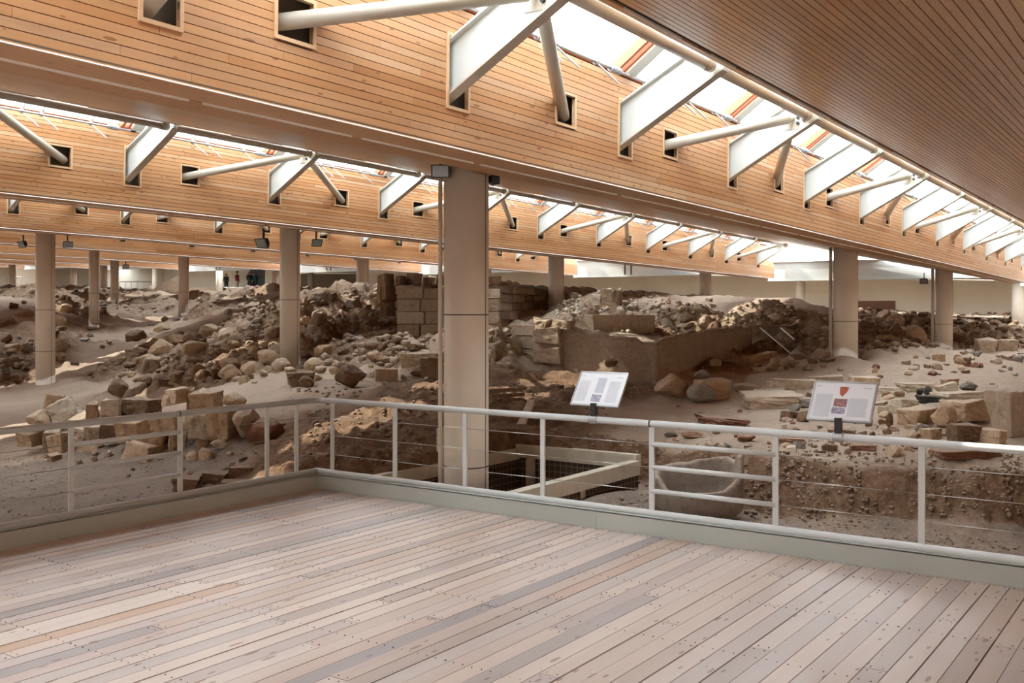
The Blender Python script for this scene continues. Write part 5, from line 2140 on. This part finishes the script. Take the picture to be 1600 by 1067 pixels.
# ------------------------------------------------------------------ visitors far away
def skin_mesh(name, verts, edges, radii, levels=2):
    me = bpy.data.meshes.new(name)
    me.from_pydata(verts, edges, [])
    o = bpy.data.objects.new(name, me)
    COL.objects.link(o)
    sk = o.modifiers.new('skin', 'SKIN')
    for i, r_ in enumerate(radii):
        rr_ = r_ if isinstance(r_, tuple) else (r_, r_)
        me.skin_vertices[0].data[i].radius = rr_
    me.skin_vertices[0].data[0].use_root = True
    sb = o.modifiers.new('sub', 'SUBSURF')
    sb.levels = levels
    sb.render_levels = levels
    dg = bpy.context.evaluated_depsgraph_get()
    out = bpy.data.meshes.new_from_object(o.evaluated_get(dg))
    bpy.data.objects.remove(o, do_unlink=True)
    for p in out.polygons:
        p.use_smooth = True
    return out


def m_cloth(name, rgb):
    return m_plain(name, rgb, 0.85, 0, 0.15, scale=12)


M['skin'] = m_plain('skin', (0.42, 0.24, 0.17), 0.6)
M['hair'] = m_plain('hair', (0.03, 0.02, 0.015), 0.6)
M['black_cloth'] = m_cloth('black_cloth', (0.012, 0.011, 0.012))
M['red_cloth'] = m_cloth('red_cloth', (0.17, 0.008, 0.012))
M['teal_cloth'] = m_cloth('teal_cloth', (0.01, 0.16, 0.2))
M['beige_cloth'] = m_cloth('beige_cloth', (0.4, 0.34, 0.27))


def person(loc, ht, face, jacket, trousers, label, coat=False, hat=False, longhair=False, armbend=0.0):
    root = empty('person', loc, face)
    tag(root, label, 'person', None)
    s = ht / 1.75
    S = lambda *p: tuple(c * s for c in p)
    v_ = [S(0, 0, .95), S(0, 0, 1.15), S(0, 0.01, 1.38), S(0, 0, 1.50), S(0, 0.02, 1.60), S(0, 0.025, 1.70),
          S(.10, 0, .90), S(.115, 0.02, .50), S(.12, -.01, .08), S(.12, .14, .04),
          S(-.10, 0, .90), S(-.115, 0.02, .50), S(-.12, -.01, .08), S(-.12, .14, .04),
          S(.19, 0, 1.40), S(.22, -.02, 1.14), S(.20, .08 + armbend, .92 + armbend), S(.195, .12 + armbend, .84 + armbend),
          S(-.19, 0, 1.40), S(-.22, -.02, 1.14), S(-.20, .08, .92), S(-.195, .12, .84)]
    e_ = [(0, 1), (1, 2), (2, 3), (3, 4), (4, 5), (0, 6), (6, 7), (7, 8), (8, 9), (0, 10), (10, 11), (11, 12), (12, 13),
          (2, 14), (14, 15), (15, 16), (16, 17), (2, 18), (18, 19), (19, 20), (20, 21)]
    r_ = [.13, .13, .14, .055, .085, .075, .085, .058, .042, .035, .085, .058, .042, .035, .055, .043, .034, .036, .055, .043, .034, .036]
    for hv_ in (17, 21):                       # four fingers of unequal length and a thumb on each hand
        hx, hy, hz = v_[hv_]
        sd = 1 if hx > 0 else -1
        for dx, dy, dz, rr_ in ((-.012, .045, -.075, .009), (-.004, .022, -.095, .0095), (0, 0, -.10, .0095), (.004, -.022, -.085, .0085)):
            v_ += [(hx + sd * dx * s, hy + dy * .8 * s, hz + dz * .55 * s), (hx - sd * .012 * s, hy + (dy + .012) * s, hz + dz * s)]
            r_ += [rr_ * 1.1, rr_]
            e_ += [(hv_, len(v_) - 2), (len(v_) - 2, len(v_) - 1)]
        v_.append((hx - sd * .03 * s, hy + .05 * s, hz - .03 * s))
        r_.append(.010)
        e_.append((hv_, len(v_) - 1))
    link('body', skin_mesh('body', v_, e_, [x * s for x in r_]), M['skin'], root)
    # jacket and trousers as clothing over the body
    hem = .55 if coat else .86
    jv = [S(0, 0, hem), S(0, 0, 1.0), S(0, 0, 1.2), S(0, 0.01, 1.40), S(0, 0, 1.49), S(.19, 0, 1.40), S(.225, -.02, 1.14), S(.205, .08 + armbend, .93 + armbend),
          S(-.19, 0, 1.40), S(-.225, -.02, 1.14), S(-.205, .08, .93)]
    je = [(0, 1), (1, 2), (2, 3), (3, 4), (3, 5), (5, 6), (6, 7), (3, 8), (8, 9), (9, 10)]
    jr = [(.20 if coat else .17), .17, .165, .165, .085, .075, .062, .052, .075, .062, .052]
    link('jacket', skin_mesh('jacket', jv, je, [x * s for x in jr]), M[jacket], root)
    tv = [S(0, 0, .98), S(.10, 0, .88), S(.115, 0.02, .50), S(.12, -.01, .10), S(-.10, 0, .88), S(-.115, 0.02, .50), S(-.12, -.01, .10)]
    te = [(0, 1), (1, 2), (2, 3), (0, 4), (4, 5), (5, 6)]
    link('trousers', skin_mesh('trousers', tv, te, [x * s for x in (.15, .105, .078, .066, .105, .078, .066)]), M[trousers], root)
    hv = [S(0, -.005, 1.745), S(0, -.04, 1.64)] + ([S(0, -.06, 1.45)] if longhair else [])
    link('hair', skin_mesh('hair', hv, [(i, i + 1) for i in range(len(hv) - 1)], [x * s for x in (.115, .125, .13)][:len(hv)]), M['hair'], root)
    # face: nose, eyes, mouth
    f_ = MB()
    for sx in (-.032, .032):
        f_.box(sx * s - .01 * s, sx * s + .01 * s, .10 * s, .113 * s, 1.645 * s, 1.657 * s)
    f_.box(-.022 * s, .022 * s, .10 * s, .112 * s, 1.575 * s, 1.583 * s)
    f_.build('eyes_and_mouth', M['hair'], root)
    MB().poly([S(0, .10, 1.645), S(0, .135, 1.61), S(0, .10, 1.602)], .024 * s, (1, 0, 0)).build('nose', M['skin'], root)
    if hat:
        g_ = MB().tube(S(0, .02, 1.70), S(0, .02, 1.80), .105 * s, .085 * s, n=16)
        g_.box(-.07 * s, .07 * s, .09 * s, .20 * s, 1.70 * s, 1.715 * s)
        g_.build('cap', M['black_cloth'], root)
    return root


ZP = 3.36
toc_ang = math.atan2(-FV, -FU) - math.pi / 2
for px, Z, ht, kw, yaw, lab in ((353.5, 92, 1.62, dict(jacket='black_cloth', trousers='black_cloth', coat=True, longhair=True), 0.2, 'person in a long dark coat standing alone on the far walkway'),
                                (370.5, 92, 1.80, dict(jacket='red_cloth', trousers='beige_cloth', hat=True), 1.3, 'person in a dark red jacket and cap on the far walkway'),
                                (390, 91, 1.78, dict(jacket='black_cloth', trousers='black_cloth', longhair=True), 0.4, 'person in black with dark hair by the far doorway'),
                                (397, 91.6, 1.70, dict(jacket='teal_cloth', trousers='black_cloth', armbend=.2), -0.3, 'person in a teal jacket by the far doorway')):
    p = at(px, 450, Z)
    person((p.x, p.y, ZP), ht, toc_ang + yaw, label=lab, **kw)
